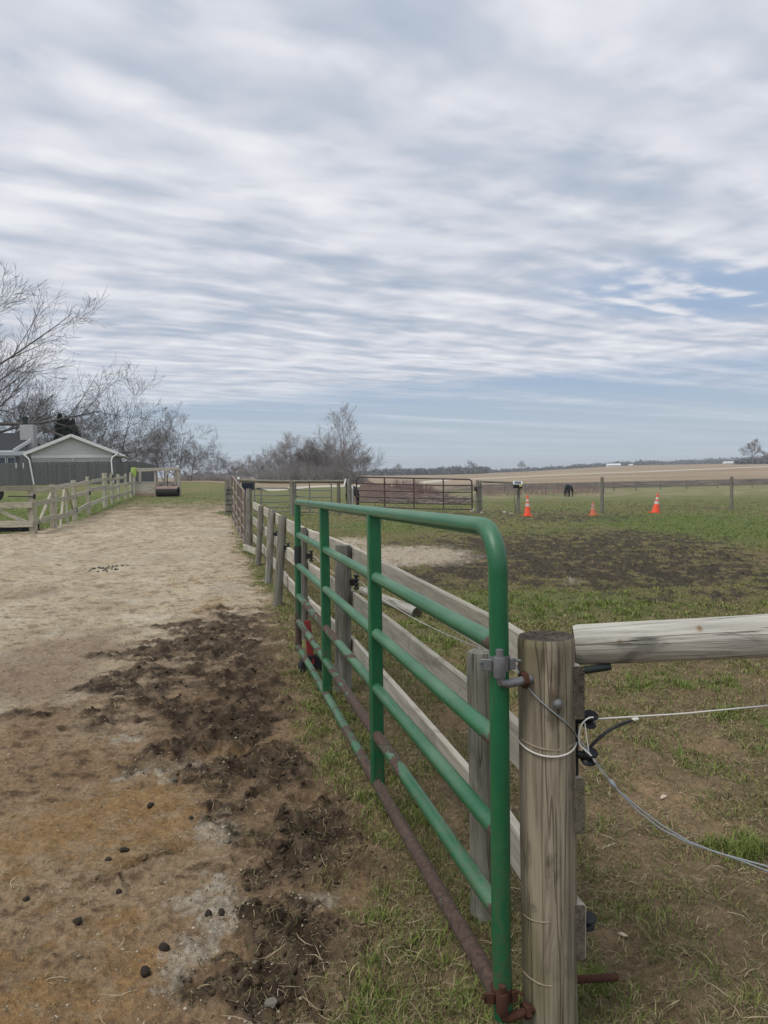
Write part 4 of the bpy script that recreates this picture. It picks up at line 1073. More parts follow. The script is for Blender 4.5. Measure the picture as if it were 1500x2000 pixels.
        o = bpy.data.objects.new('stone', me); C.objects.link(o); o.location = p + Vector((0, 0, h * .3 * s)); tag(o, lab, 'stone')
build_corral()

# ------------------------------------------------------------------ traffic cones
def cone(px, py, h, r, label, tilt=0.0, faded=False, flat=False):
    p = gp(px, py); c = empty('traffic_cone', tuple(p), label, 'cone', 'traffic cones in the paddock')
    om = MAT['cone_faded' if faded else 'cone_orange']; wm = MAT['cone_pale' if faded else 'cone_white']
    def rr(t): return r * (1 - t) + .022 * t
    def ring(name, t0, t1, mat, e=0.0):
        MB().lathe([(rr(t0) + e, h * t0), (rr(t1) + e, h * t1)] if not e else [(rr(t0), h * t0), (rr(t0) + e, h * t0), (rr(t1) + e, h * t1), (rr(t1), h * t1)], 24, p).build(name, mat, c, True)
    MB().lathe([(r + .02, .02), (r, .045), (rr(1), h * .98), (rr(1) * .6, h), (0, h)], 24, p).build('cone_shell', om, c, True)
    ring('reflective_band', .46, .60, wm, .004); ring('reflective_band', .68, .80 if not faded else .84, wm, .004)
    MB().box(p + Vector((0, 0, .014)), (r * 2.75, r * 2.75, .03), .4, .006).build('base_plate', om if not faded else om, c)
    c.rotation_euler = (0, tilt, 0)
    return c
cone(1030, 1008, .74, .115, 'orange cone with two white bands beside the leaning energiser post', .02)
cone(1158, 1007, .47, .10, 'short faded orange cone with dull bands beside the thin wooden post', 0, True)
cone(1280, 1002.5, .72, .135, 'bright orange white-banded cone tilting to the right on the open grass', .13)

# ------------------------------------------------------------------ paddock posts
def build_paddock_posts():
    for i, (px, py, ty, r, lab) in enumerate(((1176, 1003, 932, .062, 'thin grey wooden post standing by the short faded cone'), (1428.5, 997, 931, .062, 'thin grey wooden post at the far right of the paddock'))):
        p = gp(px, py); t = at(px, ty, p.y); round_post('paddock_post', p.x, p.y, t.z - p.z, r, lab, 'thin posts of the paddock', 'far_post', seed=40 + i)
    root = empty('field_fence', tuple(gp(1200, 958)), 'distant wire fence of thin posts along the edge of the stubble field', 'fence')
    prev = None
    for i, (px, py) in enumerate(((985, 964), (1026, 963), (1066, 962), (1089, 961.5), (1126, 961), (1161, 960.5), (1199, 959.5), (1242, 958), (1290, 956.5), (1341, 955), (1401, 953.5), (1469, 952), (1545, 950))):
        p = gp(px, py); h = 1.35
        o = MB().tube([p - Vector((0, 0, .2)), p + Vector((.02 * math.sin(i * 3), 0, h))], .085, 7).build('post', MAT['far_post'], root, True)
        if prev is not None:
            for z in (.5, .85, 1.2):
                MB().tube([prev + Vector((0, 0, z)), p + Vector((0, 0, z))], .012, 4).build('wire', MAT['dark_steel'], root)
        prev = p
build_paddock_posts()

# ------------------------------------------------------------------ horses
def skin_body(name, verts, edges, radii, mat, parent, sub=2):
    me = bpy.data.meshes.new(name); me.from_pydata(verts, edges, [])
    o = bpy.data.objects.new(name, me); C.objects.link(o); o.parent = parent
    sk = o.modifiers.new('skin', 'SKIN'); sk.use_smooth_shade = True; sk.branch_smoothing = .6
    for v, r in zip(me.skin_vertices[0].data, radii): v.radius = r if hasattr(r, '__len__') else (r, r)
    me.skin_vertices[0].data[0].use_root = True
    o.modifiers.new('sub', 'SUBSURF').levels = sub; o.modifiers['sub'].render_levels = sub
    me.materials.append(mat)
    return o

def horse(loc, rz, label, scale=1.0, grazing=True, blaze=False, coat='black_coat'):
    """1.45 m at the withers, nose along +x"""
    root = empty('horse', tuple(loc), label, 'horse'); root.rotation_euler = (0, 0, rz); root.scale = (scale,) * 3
    V = [(-.45, 0, 1.12), (-.1, 0, 1.10), (.3, 0, 1.12), (.55, 0, 1.16)]; Rr = [(.33, .34), (.36, .38), (.33, .37), (.24, .3)]
    E = [(0, 1), (1, 2), (2, 3)]
    if grazing: neck = [((.82, 0, .98), (.11, .17)), ((1.05, 0, .66), (.085, .13)), ((1.14, 0, .42), (.085, .12)), ((1.18, 0, .22), (.07, .085)), ((1.19, 0, .07), (.05, .06))]
    else: neck = [((.78, 0, 1.42), (.11, .18)), ((.98, 0, 1.62), (.09, .13)), ((1.12, 0, 1.62), (.095, .12)), ((1.28, 0, 1.42), (.075, .085)), ((1.38, 0, 1.27), (.055, .06))]
    k = 3
    for p, r in neck:
        V.append(p); Rr.append(r); E.append((k, len(V) - 1)); k = len(V) - 1
    head = k
    def limb(start, chain):
        k = start
        for p, r in chain:
            V.append(p); Rr.append((r * 1.3, r * 1.3)); E.append((k, len(V) - 1)); k = len(V) - 1
    for s in (-1, 1):
        f = .06 * s
        limb(2, [((.42 + f, .15 * s, .82), .115), ((.45 + f, .15 * s, .52), .062), ((.44 + f, .15 * s, .46), .06), ((.44 + f, .15 * s, .16), .04), ((.47 + f, .15 * s, .05), .052), ((.49 + f, .15 * s, .0), .06)])
        limb(0, [((-.52 - f, .16 * s, .86), .16), ((-.44 - f, .16 * s, .68), .105), ((-.62 - f, .16 * s, .48), .06), ((-.60 - f, .16 * s, .18), .042), ((-.56 - f, .16 * s, .06), .052), ((-.54 - f, .16 * s, .0), .06)])
    skin_body('body', V, E, Rr, MAT[coat], root)
    m = MB(); m.tube([(-.72, 0, 1.18), (-.84, 0, 1.05), (-.86, 0, .75), (-.84, 0, .45)], [.05, .07, .08, .02], 8); m.build('tail', MAT['black_coat'], root, True).matrix_parent_inverse = Matrix.Identity(4)
    hx, hz_ = (1.06, .72) if grazing else (1.04, 1.74)
    for s in (-1, 1):
        m = MB(); m.tube([(hx - .02, .06 * s, hz_ - .02), (hx - .03, .075 * s, hz_ + .06), (hx - .02, .07 * s, hz_ + .14)], [.03, .035, .004], 7)
        m.build('ear', MAT['black_coat'], root, True).matrix_parent_inverse = Matrix.Identity(4)
    m = MB()
    if grazing: m.beam((.55, 0, 1.40), (1.0, 0, .80), .03, .08, up=(.6, 0, .6), seg=4, warp=.01)
    else: m.beam((.5, 0, 1.46), (.98, 0, 1.74), .03, .10, up=(-.4, 0, 1), seg=4, warp=.01)
    m.build('mane', MAT['black_coat'], root).matrix_parent_inverse = Matrix.Identity(4)
    if blaze:
        a = [(1.14, 0, 1.735), (1.24, 0, 1.60), (1.34, 0, 1.46), (1.425, 0, 1.30)]
        m = MB(); m.tube(a, [.045, .05, .045, .05], 8); m.build('white_blaze', MAT['white_coat'], root, True).matrix_parent_inverse = Matrix.Identity(4)
        m = MB(); m.tube([(.46, .1, 1.30), (.62, .1, 1.14), (.60, .1, .92)], [.12, .19, .1], 10); m.build('white_shoulder_patch', MAT['white_coat'], root, True).matrix_parent_inverse = Matrix.Identity(4)
        m = MB(); m.tube([(.6, .15, 1.02), (.54, .155, .8), (.52, .152, .5), (.52, .15, .16)], [.12, .1, .075, .055], 10); m.build('white_foreleg', MAT['white_coat'], root, True).matrix_parent_inverse = Matrix.Identity(4)
    return root
hp = gp(1111, 970)
horse(hp, math.radians(232), 'black horse grazing alone far out in the paddock', 1.0, True)
pp = at(683, 985, 33.9)
horse(Vector((pp.x + .08, 34.6, float(base_h(pp.x, 33.5)))), math.radians(255), 'black and white pony half hidden behind the thick corral post', .78, False, True)

# ------------------------------------------------------------------ left paddock fence
def build_left_fence():
    root = empty('rail_fence', tuple(gp(65, 1043)), 'weathered timber rail fence with braces along the left side of the dirt path', 'fence')
    W = MAT['old_rail']
    def pt(px, py, h=0.0):
        p = gp(px, py); return p + Vector((0, 0, h))
    P = [pt(65, 1043), pt(104, 1032), pt(146, 1017), pt(173, 1004), pt(204, 991), pt(219, 984), pt(232, 979), pt(246, 975), pt(256, 971)]
    hs = [1.30, 1.30, 1.36, 1.42, 1.5, 1.45, 1.38, 1.38, 1.42]
    wd = [.17, .13, .13, .12, .13, .12, .12, .12, .13]
    for p, h, w in zip(P, hs, wd):
        MB().beam(p - Vector((0, 0, .2)), p + Vector((.01, 0, h)), w, w, up=(0, 1, 0), bev=.015, seg=4, warp=.012).build('post', W, root)
    # three rails from post to post on the path side
    for k, (z, hh) in enumerate(((1.18, .15), (.82, .16), (.33, .16))):
        for i in range(len(P) - 1):
            p, q = P[i], P[i + 1]; off = Vector((.085, -.05, 0))
            zz = [z + (.06 if j in (3, 4) else 0) + random.uniform(-.03, .03) - (.08 if k == 1 and j == 5 else 0) for j in (i, i + 1)]
            if k == 0 and i in (1,): zz[0] += .03
            a = p + off + Vector((0, 0, zz[0])); b = q + off + Vector((0, 0, zz[1])); e = (b - a).normalized() * .02
            if k == 0 and i == 7: continue
            MB().beam(a - e, b + e, .04, hh * random.uniform(.85, 1.05), seg=6, warp=.02, twist=random.uniform(-.15, .15)).build('rail', W, root)
    # run to the left, out of the picture
    c = P[0]; L = [c + Vector((-2.6, .1, 0)), c + Vector((-5.2, .25, 0))]
    for p in L: MB().beam(p - Vector((0, 0, .2)), p + Vector((0, 0, 1.3)), .13, .13, up=(0, 1, 0), bev=.012, seg=3, warp=.01).build('post', W, root)
    run = [c] + L
    for k, (z, hh, mat) in enumerate(((1.24, .13, 'end_board'), (.80, .17, 'old_rail'), (.29, .18, 'old_rail'))):
        for i in range(2):
            a = run[i] + Vector((.06 if i == 0 else 0, -.11, z)); b = run[i + 1] + Vector((0, -.11, z + .01))
            MB().beam(a, b, .045, hh, seg=5, warp=.012).build('rail', MAT[mat], root)
    # braces
    for a, za, b, zb, w in ((P[0] + Vector((.05, .25, 0)), .30, P[1], 1.12, .08), (P[0] + Vector((-1.15, 0, 0)), .75, P[0] + Vector((-.15, 0, 0)), .32, .08),
                         (P[1].lerp(P[2], .28), -.02, P[1].lerp(P[2], .55), 1.22, .075), (P[1].lerp(P[2], .62), -.02, P[1].lerp(P[2], .58), 1.22, .07), (P[1].lerp(P[2], .62), 1.15, P[1].lerp(P[2], .93), .35, .055), (P[1].lerp(P[2], .12), .0, P[1].lerp(P[2], .12), 1.2, .07),
                         (P[3].lerp(P[4], .02), .0, P[3].lerp(P[4], .05), 1.3, .08), (P[4].lerp(P[5], .25), .0, P[4].lerp(P[5], .25), 1.5, .08), (P[2].lerp(P[3], .88), .0, P[2].lerp(P[3], .88), 1.25, .07)):
        o = Vector((.02, -.02, 0))
        MB().beam(a + o + Vector((0, 0, za)), b + o + Vector((0, 0, zb)), w, w * .7, up=(0, 1, 0), seg=3, warp=.008).build('brace', W, root)
    for i, (j, z) in enumerate(((0, 1.02), (2, .8), (2, .36), (3, 1.28), (3, .8), (5, 1.3))):
        a = P[j] + Vector((.115, -.10, z)); MB().box(a, (.06, .03, .13)).build('black_bracket', MAT['black_plastic'], root)
    k = P[0] + Vector((0, -.1, 1.02)); MB().beam(k + Vector((-.6, 0, .02)), k + Vector((.1, 0, 0)), .03, .03).build('gate_latch_bar', MAT['dark_steel'], root)
    t = gp(8, 1040); tk = empty('stock_tank', tuple(t), 'black oval stock tank on the grass under the left fence rail', 'tank')
    m = MB(); n = 28; vs = []
    prof = [(1.0, 0), (1.03, .24), (1.06, .27), (1.0, .27), (.96, .06)]
    for s, z in prof:
        for q in range(n):
            a = 2 * math.pi * q / n; vs.append(t + Vector((s * .72 * math.cos(a), .55 + s * .42 * math.sin(a), z)))
    fs = [(i * n + q, i * n + (q + 1) % n, (i + 1) * n + (q + 1) % n, (i + 1) * n + q) for i in range(4) for q in range(n)] + [tuple(range(4 * n, 5 * n))]
    m.add(vs, fs); m.build('tank_shell', MAT['water_tank'], tk, True)
    MB().lathe([(.0, .0), (.035, .0), (.035, .05), (0, .05)], 10, t + Vector((.4, .125, .08)), Vector((0, -1, 0))).build('drain_plug', MAT['dark_steel'], tk, True)
    wp = at(2, 946, 40.0); wz = float(base_h(wp.x, 40)); wh = empty('old_tyre', (wp.x - .4, 40, wz), 'black tyre standing upright against the fence at the left edge', 'tyre')
    w = MB(); cc = Vector((wp.x - .42, 40, wz + .48))
    w.lathe([(.28, -.09), (.40, -.11), (.48, -.08), (.5, 0), (.48, .08), (.40, .11), (.28, .09), (.28, -.09)], 28, cc, Vector((.5, -.85, 0))); w.build('tyre_wall', MAT['rubber'], wh, True)
    w = MB(); w.lathe([(0, .02), (.1, .05), (.27, .0), (.27, -.03), (0, -.03)], 20, cc, Vector((.5, -.85, 0))); w.build('wheel_rim', MAT['dark_steel'], wh, True)
MAT['end_board'] = MAT['far_post']
build_left_fence()

def build_pen():
    Y = 44.2; zg = .42
    root = empty('timber_feeder', tuple(gp(300, 970)), 'open timber feeder pen with plank front and red-brown roller beyond the left fence', 'feeder pen')
    def q(px, py, dy=0.0): return at(px, py, Y + dy)
    W = MAT['pen_wood']
    for px, ty, dy in ((258, 915, 0), (303.5, 916, 0), (342.5, 916, .05), (350.5, 916, 0), (262, 917, 2.3), (347, 917, 2.3), (273.5, 917, 1.2), (325, 918, 2.3)):
        a = q(px, 970, dy); a.z = float(base_h(a.x, a.y)) - .1
        MB().beam(a, q(px, ty, dy), .12, .12, up=(0, 1, 0), seg=3, warp=.01).build('post', W, root)
    MB().beam(q(257, 917.5, -.08), q(352, 915.5, -.08), .06, .17, seg=6, warp=.012).build('top_beam', W, root)
    MB().beam(q(258, 919, 2.3), q(350, 917, 2.3), .06, .14, seg=4, warp=.012).build('top_beam', W, root)
    MB().beam(q(350, 917, 0), q(349, 918, 2.3), .06, .14, seg=3).build('side_beam', W, root)
    for k in range(5):
        y = 968.5 - k * 5.7
        MB().beam(q(263.5, y - 2.4, -.03), q(303, y - 2.6, -.03), .035, .158, seg=4, warp=.008).build('plank', MAT['pen_red'] if k < 1 else W, root)
    for k in range(3):
        MB().beam(q(306, 952 - k * 4.6, .25), q(347, 951.5 - k * 4.6, .25), .03, .13, seg=3).build('plank', W, root)
    for a, b in (((306, 951), (327, 941)), ((327, 941), (347, 951)), ((327, 928), (327, 951)), ((306, 951), (347, 951)), ((316, 946), (316, 951)), ((338, 946), (338, 951))):
        MB().tube([q(*a, -.06), q(*b, -.06)], .022, 8).build('rack_bar', MAT['brown_paint'], root, True)
    a = q(306.5, 961, -.25); b = q(348.5, 960.5, -.25); a.z = b.z = float(base_h(a.x, a.y)) + .27
    MB().tube([a, b], .265, 26).build('roller_drum', MAT['trough_dark'], root, True)
    MB().tube([a + Vector((.0, .02, .09)), b + Vector((0, .02, .09))], .235, 26).build('roller_cover', MAT['trough'], root, True)
    MB().beam(q(303.5, 952.5, -.2), q(349.5, 952, -.2), .05, .12).build('roller_board', MAT['pen_red'], root)
    r2 = empty('lime_cloth', tuple(q(262, 918)), 'lime green cloth hung over the top left corner of the feeder pen', 'cloth')
    c = q(260.5, 916.5, -.12); bm = MB(); n = 14; m_ = 8; vs = []
    for i in range(m_):
        for j in range(n):
            t = j / (n - 1) * 2.2 - 1.1; u = i / (m_ - 1)
            vs.append(c + Vector((-.13 + u * .32, math.sin(t) * .12 + .02 * math.sin(u * 9), .10 * math.cos(t * 1.2) - max(0, -t) * .36 - max(0, t) * .2 - .06 * abs(u - .35) * (t < 0) * 3 + .02 * math.sin(u * 14 + t))))
    fs = [(i * n + j, i * n + j + 1, (i + 1) * n + j + 1, (i + 1) * n + j) for i in range(m_ - 1) for j in range(n - 1)]
    bm.add(vs, fs); o = bm.build('cloth_sheet', MAT['lime_cloth'], r2, True, 80)
    so = o.modifiers.new('thick', 'SOLIDIFY'); so.thickness = .02
MAT['pen_wood'] = wood('pale_pen_wood', (.52, .48, .42), (.32, .29, .245), (.42, .36, .30), .4, .3)
MAT['pen_red'] = wood('reddish_pen_wood', (.40, .30, .25), (.25, .18, .145), (.33, .23, .18), .5, .3)
build_pen()

# ------------------------------------------------------------------ house, garage and privacy fence
def build_house():
    RZ = math.radians(15)
    ex = Vector((math.cos(RZ), math.sin(RZ), 0)); ey = Vector((-math.sin(RZ), math.cos(RZ), 0)); ez = Vector((0, 0, 1))
    o = at(62, 900, 62.0); o.z = 1.0
    g = empty('garage', tuple(o), 'low garage with grey siding gable and white trim behind the privacy fence', 'garage')
    def P(x, y, z): return o + ex * x + ey * y + ez * z
    Wd = 6.15; D = 7.0; eave = 2.72; rise = 1.28; mid = Wd / 2
    # front, side and back walls
    for nm, a, b in (('front_wall', (0, 0), (Wd, 0)), ('side_wall', (Wd, .1), (Wd, D)), ('back_wall', (Wd, D), (0, D)), ('side_wall', (0, D), (0, .1))):
        A = P(a[0], a[1], 0); B = P(b[0], b[1], 0)
        MB().beam(A + ez * 1.2, B + ez * 1.2, .14, 2.4 + .3, bev=.01).build(nm, MAT['wall_pale'], g)
    # siding courses of the gable, each a board lapped over the next
    n = 12
    for i in range(n):
        z0 = eave - .32 + i * (rise + .34) / n; zc = max(z0 - eave + .16, 0)
        half = (Wd / 2 + .05) * max(0, 1 - max(0, (z0 + .02 - eave)) / rise)
        half2 = (Wd / 2 + .05) * max(0, 1 - max(0, (z0 + (rise + .34) / n - eave)) / rise)
        hh = (rise + .34) / n
        if half < .12: continue
        vs = [P(mid - half, -.105, z0), P(mid + half, -.105, z0), P(mid + max(half2, .02), -.06, z0 + hh + .015), P(mid - max(half2, .02), -.06, z0 + hh + .015), P(mid - half, -.03, z0), P(mid + half, -.03, z0), P(mid + max(half2, .02), -.02, z0 + hh), P(mid - max(half2, .02), -.02, z0 + hh)]
        m = MB(); m.add(vs, [(0, 1, 2, 3), (5, 4, 7, 6), (4, 5, 1, 0), (3, 2, 6, 7), (1, 5, 6, 2), (4, 0, 3, 7)]); m.build('siding_board', MAT['siding'], g)
    MB().beam(P(-.02, -.10, eave - .42), P(Wd + .02, -.10, eave - .42), .05, .2).build('frieze_board', MAT['white_trim'], g)
    # roof planes and rakes
    ov = .5
    for s in (-1, 1):
        e = P(mid + s * (Wd / 2 + ov), -ov, eave - ov * rise / mid + .06); r = P(mid, -ov, eave + rise + .06)
        e2 = P(mid + s * (Wd / 2 + ov), D + ov, eave - ov * rise / mid + .06); r2 = P(mid, D + ov, eave + rise + .06)
        up = ez * .09
        m = MB(); m.add([e, r, r2, e2, e + up, r + up, r2 + up, e2 + up], [(0, 1, 2, 3), (7, 6, 5, 4), (0, 4, 5, 1), (1, 5, 6, 2), (2, 6, 7, 3), (3, 7, 4, 0)]); m.build('roof_plane', MAT['roof_dark'], g)
        dn = ez * .05
        MB().beam(e - ey * .03 - dn, r - ey * .03 - dn, .05, .24, bev=.005).build('rake_board', MAT['white_trim'], g)
        MB().beam(e - dn + ey * .02 + ex * s * .03, e2 - dn + ex * s * .03, .12, .14, bev=.02).build('gutter', MAT['white_trim'], g)
        # downspouts: elbow back from the gutter, then down the front of the fence
        if s < 0: pts = [e + ex * .05 - ez * .12, P(-.12, -.62, eave - .55), P(-.05, -.66, eave - .75), P(.22, -.72, .08)]
        else: pts = [e - ex * .1 - ez * .12, P(Wd + .05, -.62, eave - .48), P(Wd - .05, -.66, eave - .75), P(Wd + .05, -.72, .1)]
        MB().tube(pts, .055, 10).build('downspout', MAT['white_trim'], g, True)
    MB().beam(P(mid + .05, -.14, eave - .55), P(mid + .05, -.14, eave - .85), .05, .05, up=(0, 1, 0)).build('conduit', MAT['white_trim'], g)
    MB().beam(P(Wd + .5, -.3, eave - .38), P(Wd + .5, D, eave - .38), .8, .05).build('soffit', MAT['white_trim'], g)
    # ---- privacy fence of single pickets
    f = empty('privacy_fence', tuple(P(0, -.45, 0)), 'tall grey picket privacy fence in front of the house and garage', 'fence')
    segs = [(P(-7.5, -.42, 0), P(0, -.42, 0)), (P(0, -.42, 0), P(Wd + .3, -.42, 0))]
    c1 = at(276, 900, 66.0); c2 = at(307, 905, 86.0)
    segs += [(P(Wd + .3, -.42, 0), Vector((c1.x, c1.y, 0))), (Vector((c1.x, c1.y, 0)), Vector((c2.x, c2.y, 0)))]
    pal = 0
    for i, (a, b) in enumerate(segs):
        L = (b - a).length; nP = int(L / .165); d = (b - a).normalized(); s = Vector((-d.y, d.x, 0))
        for zz in (.35, 1.5):
            A = a + s * .06; B = b + s * .06; A.z = float(base_h(A.x, A.y)) + zz; B.z = float(base_h(B.x, B.y)) + zz
            MB().beam(A, B, .04, .09).build('fence_rail', MAT['privacy'], f)
        for k in range(nP):
            p = a + d * ((k + .5) * L / nP); p.z = 0; z = float(base_h(p.x, p.y)); h = 1.86 + random.uniform(-.025, .025); off = s * (random.uniform(-.008, .008))
            w = .148 / 2; t = .012
            lean = random.uniform(-.01, .01)
            prof = [(-w, 0), (w, 0), (w, h - .05), (w * .6, h), (-w * .6, h), (-w, h - .05)]
            vs = [p + off + d * (x + lean * y) + ez * (z - .02 + y) - s * t for x, y in prof] + [p + off + d * (x + lean * y) + ez * (z - .02 + y) + s * t for x, y in prof]
            fs = [tuple(range(6)), tuple(range(11, 5, -1))] + [(q, q + 6, (q + 1) % 6 + 6, (q + 1) % 6) for q in range(6)]
            m = MB(); m.add(vs, fs, [Vector((x, 0, y)) for x, y in prof] * 2); m.build('picket', MAT['privacy'], f)
    for px in (31.5, 45.5):
        a = at(px, 904, 61.0 - 1.2); b = at(px + .2, 914.5, 61.0 - 1.2)
        MB().tube([a, b], .04, 8).build('hanging_white_strip', MAT['white_trim'], f, True)
    # ---- house behind, left
    h = empty('house', tuple(at(-60, 930, 70)), 'dark-roofed house with porch windows and a sided chimney at the left edge', 'house')
    Y = 68.5; zg = 1.0
    def Q(px, py, dy=0.0): return at(px, py, Y + dy)
    xL = Q(-330, 900).x; xR = Q(43, 900).x
    m = MB(); z1 = Q(0, 881).z; z2 = Q(0, 845).z
    rx = Q(47.5, 843.5).x; lx = Q(26, 880).x
    e0 = Vector((xL, Y, z1)); e1 = Vector((lx, Y, z1)); r1 = Vector((rx, Y + 3.6, z2 + .08)); r0 = Vector((xL, Y + 3.6, z2 + .08)); up = ez * .1
    m.add([e0, e1, r1, r0, e0 + up, e1 + up, r1 + up, r0 + up], [(3, 2, 1, 0), (4, 5, 6, 7), (0, 1, 5, 4), (1, 2, 6, 5), (2, 3, 7, 6), (3, 0, 4, 7)]); m.build('roof', MAT['roof_dark'], h)
    MB().beam(e1 + Vector((.05, -.06, 0)), r1 + Vector((.05, -.06, 0)), .08, .3).build('rake_board', MAT['white_trim'], h)
    MB().beam(e0 + Vector((0, -.08, -.04)), e1 + Vector((.05, -.08, -.04)), .12, .16).build('gutter', MAT['white_trim'], h)
    m = MB(); m.add([Vector((lx - .1, Y + .5, zg)), Vector((lx - .1, Y + .5, z1)), Vector((rx - .3, Y + 3.6, z2)), Vector((lx - .1 + .9, Y + 6.8, z1)), Vector((lx - .1 + .9, Y + 6.8, zg))], [(0, 1, 2, 3, 4), (4, 3, 2, 1, 0)]); m.build('gable_wall', MAT['siding'], h)
    MB().beam(Vector((xL, Y + .55, (zg + z1) / 2)), Vector((lx - .1, Y + .55, (zg + z1) / 2)), .2, z1 - zg).build('wall', MAT['wall_dark'], h)
    # porch
    p0 = Vector((xL, Y - 2.4, Q(0, 893).z)); p1 = Vector((Q(66, 890).x, Y - 2.4, Q(0, 893).z)); q1 = Vector((Q(60, 880).x, Y + .4, z1 - .12)); q0 = Vector((xL, Y + .4, z1 - .12)); up = ez * .12
    m = MB(); m.add([p0, p1, q1, q0, p0 + up, p1 + up, q1 + up, q0 + up], [(3, 2, 1, 0), (4, 5, 6, 7), (0, 1, 5, 4), (1, 2, 6, 5), (2, 3, 7, 6), (3, 0, 4, 7)]); m.build('porch_roof', MAT['roof_grey'], h)
    MB().beam(Vector((xL, Y - 2.2, (zg + p0.z) / 2)), Vector((Q(60, 890).x, Y - 2.2, (zg + p0.z) / 2)), .15, p0.z - zg - .03).build('porch_wall', MAT['wall_dark'], h)
    for x0, x1 in ((-14, 11.5), (14.5, 29.5)):
        a = at(x0, 899, Y - 2.31); b = at(x1, 899, Y - 2.31)
        w = MB().beam(a, b, .06, .62, bev=.005).build('window', MAT['white_trim'], h)
        w2 = MB().beam(a.lerp(b, .06) - ey * .035, a.lerp(b, .94) - ey * .035, .05, .5, bev=.002).build('pane', MAT['glass'], w)
        w2.matrix_parent_inverse = (Matrix.Translation(Vector(h.location)) @ w.matrix_parent_inverse).inverted() if False else Matrix.Translation(-Vector(h.location)) @ Matrix.Identity(4)
        w2.matrix_parent_inverse = w.matrix_parent_inverse.inverted() @ Matrix.Translation(-Vector(h.location))
    c0 = Q(57, 870, 2.5); m = MB()
    n = 14; zt = Q(57, 830, 2.5).z; zb = z1 - .5
    for i in range(n):
        hh = (zt - zb) / n; MB().box((c0.x, Y + 2.5, zb + hh * (i + .5)), (1.22 - .015 * (i % 2), .9, hh + .004 * 0 - .006), 0, .012).build('chimney_board', MAT['chimney'], h)
    MB().box((c0.x, Y + 2.5, (zb + zt) / 2), (1.16, .84, zt - zb), 0, .01).build('chimney_core', MAT['chimney'], h)
    MB().lathe([(.22, 0), (.22, .55), (.30, .58), (.30, .72), (.1, .85), (0, .86)], 14, (c0.x - .3, Y + 2.5, zt)).build('flue_cap', MAT['dark_steel'], h, True)
build_house()

# ------------------------------------------------------------------ bare trees
def tree_lines(seed, height, spread=.5, limbs=7, levels=4, kids=(7, 6, 5, 4), trunk_r=None, fork=.25, upright=.5, stems=1, droop=0.0, lean=(0, 0), wander=.10):
    """polylines (points, radii, level) of a leafless tree standing at the origin"""
    rs = random.Random(seed); out = []
    tr = trunk_r or height * .018
    def branch(p, d, L, r, lev):
        n = 7 if lev == 0 else (6 if lev < 3 else 4)
        pts = [p.copy()]; rad = [r]; d = d.normalized(); step = L / n
        nodes = []
        for i in range(n):
            w = wander * (1 if lev else .45)
            d = (d + Vector((rs.uniform(-w, w), rs.uniform(-w, w), rs.uniform(-w, w) + (.055 * upright if lev else .02) - droop * (lev > 1)))).normalized()
            p = p + d * step; f = (i + 1) / n
            pts.append(p.copy()); rad.append(max(r * (1 - .78 * f), .006)); nodes.append((p.copy(), d.copy(), f, rad[-1]))
        out.append((pts, rad, lev))
        if lev >= levels: return
        k = limbs if lev == 0 else kids[min(lev, len(kids) - 1)]
        for j in range(k):
            f = (fork if lev == 0 else .22) + (1 - (fork if lev == 0 else .22)) * (j + rs.random() * .8) / k
            i = min(int(f * n), n - 1); q, dd, ff, rr = nodes[i]
            q = pts[i].lerp(pts[i + 1], f * n - i)
            a = rs.uniform(0, 6.283) if lev else j * 2.4 + rs.uniform(-.5, .5)
            _, sx, ux = frame(dd)
            ang = rs.uniform(.38, .90) * (1 if lev else (1.25 - .55 * f) * (.6 + spread))
            nd = dd * math.cos(ang) + (sx * math.cos(a) + ux * math.sin(a)) * math.sin(ang)
            nl = L * (rs.uniform(.42, .70) * (1.2 - .55 * f) if lev else rs.uniform(.5, .75) * (1.2 - .62 * f) * (.55 + spread))
            branch(q, nd, nl, rr * rs.uniform(.55, .75), lev + 1)
        if lev == 0 and stems == 1:
            branch(nodes[-1][0], nodes[-1][1], L * .3, rad[-1], 1)
    for s in range(stems):
        a = 6.283 * s / max(stems, 1) + rs.random()
        o = Vector((math.cos(a), math.sin(a), 0)) * (height * .05 * rs.random() if stems > 1 else 0)
        tilt = rs.uniform(.08, .42) * spread * 1.6 if stems > 1 else .04
        d = Vector((math.cos(a) * tilt + lean[0], math.sin(a) * tilt + lean[1], 1))
        h = height * (rs.uniform(.62, 1) if stems > 1 else .82)
        branch(o, d, h, tr * (rs.uniform(.45, .8) if stems > 1 else 1), 0)
    return out

def lines_mesh(name, lines, mat, parent, min_r=.0, sides=None):
    V, F, G = [], [], []; base = 0
    for pts, rad, lev in lines:
        n = sides or (9, 6, 4, 3, 3, 3)[lev]
        P = np.array([tuple(p) for p in pts]); d = np.gradient(P, axis=0); d /= np.linalg.norm(d, axis=1)[:, None] + 1e-9
        ref = np.array([0.31, .2, .93]) if abs(d[0][2]) < .8 else np.array([.95, .2, .1])
        s = np.cross(d, ref); s /= np.linalg.norm(s, axis=1)[:, None] + 1e-9; u = np.cross(s, d)
        a = np.arange(n) * 2 * np.pi / n; r = np.maximum(np.array(rad), min_r)
        ring = P[:, None] + (s[:, None] * np.cos(a)[None, :, None] + u[:, None] * np.sin(a)[None, :, None]) * r[:, None, None]
        V.append(ring.reshape(-1, 3)); m = len(P)
        i = np.arange(m - 1)[:, None] * n; k = np.arange(n)[None]; k2 = (k + 1) % n
        F.append(np.stack([i + k, i + k2, i + n + k2, i + n + k], -1).reshape(-1, 4) + base); base += m * n
    o = np_mesh(name, np.concatenate(V), np.concatenate(F), mat, parent, True)
    return o

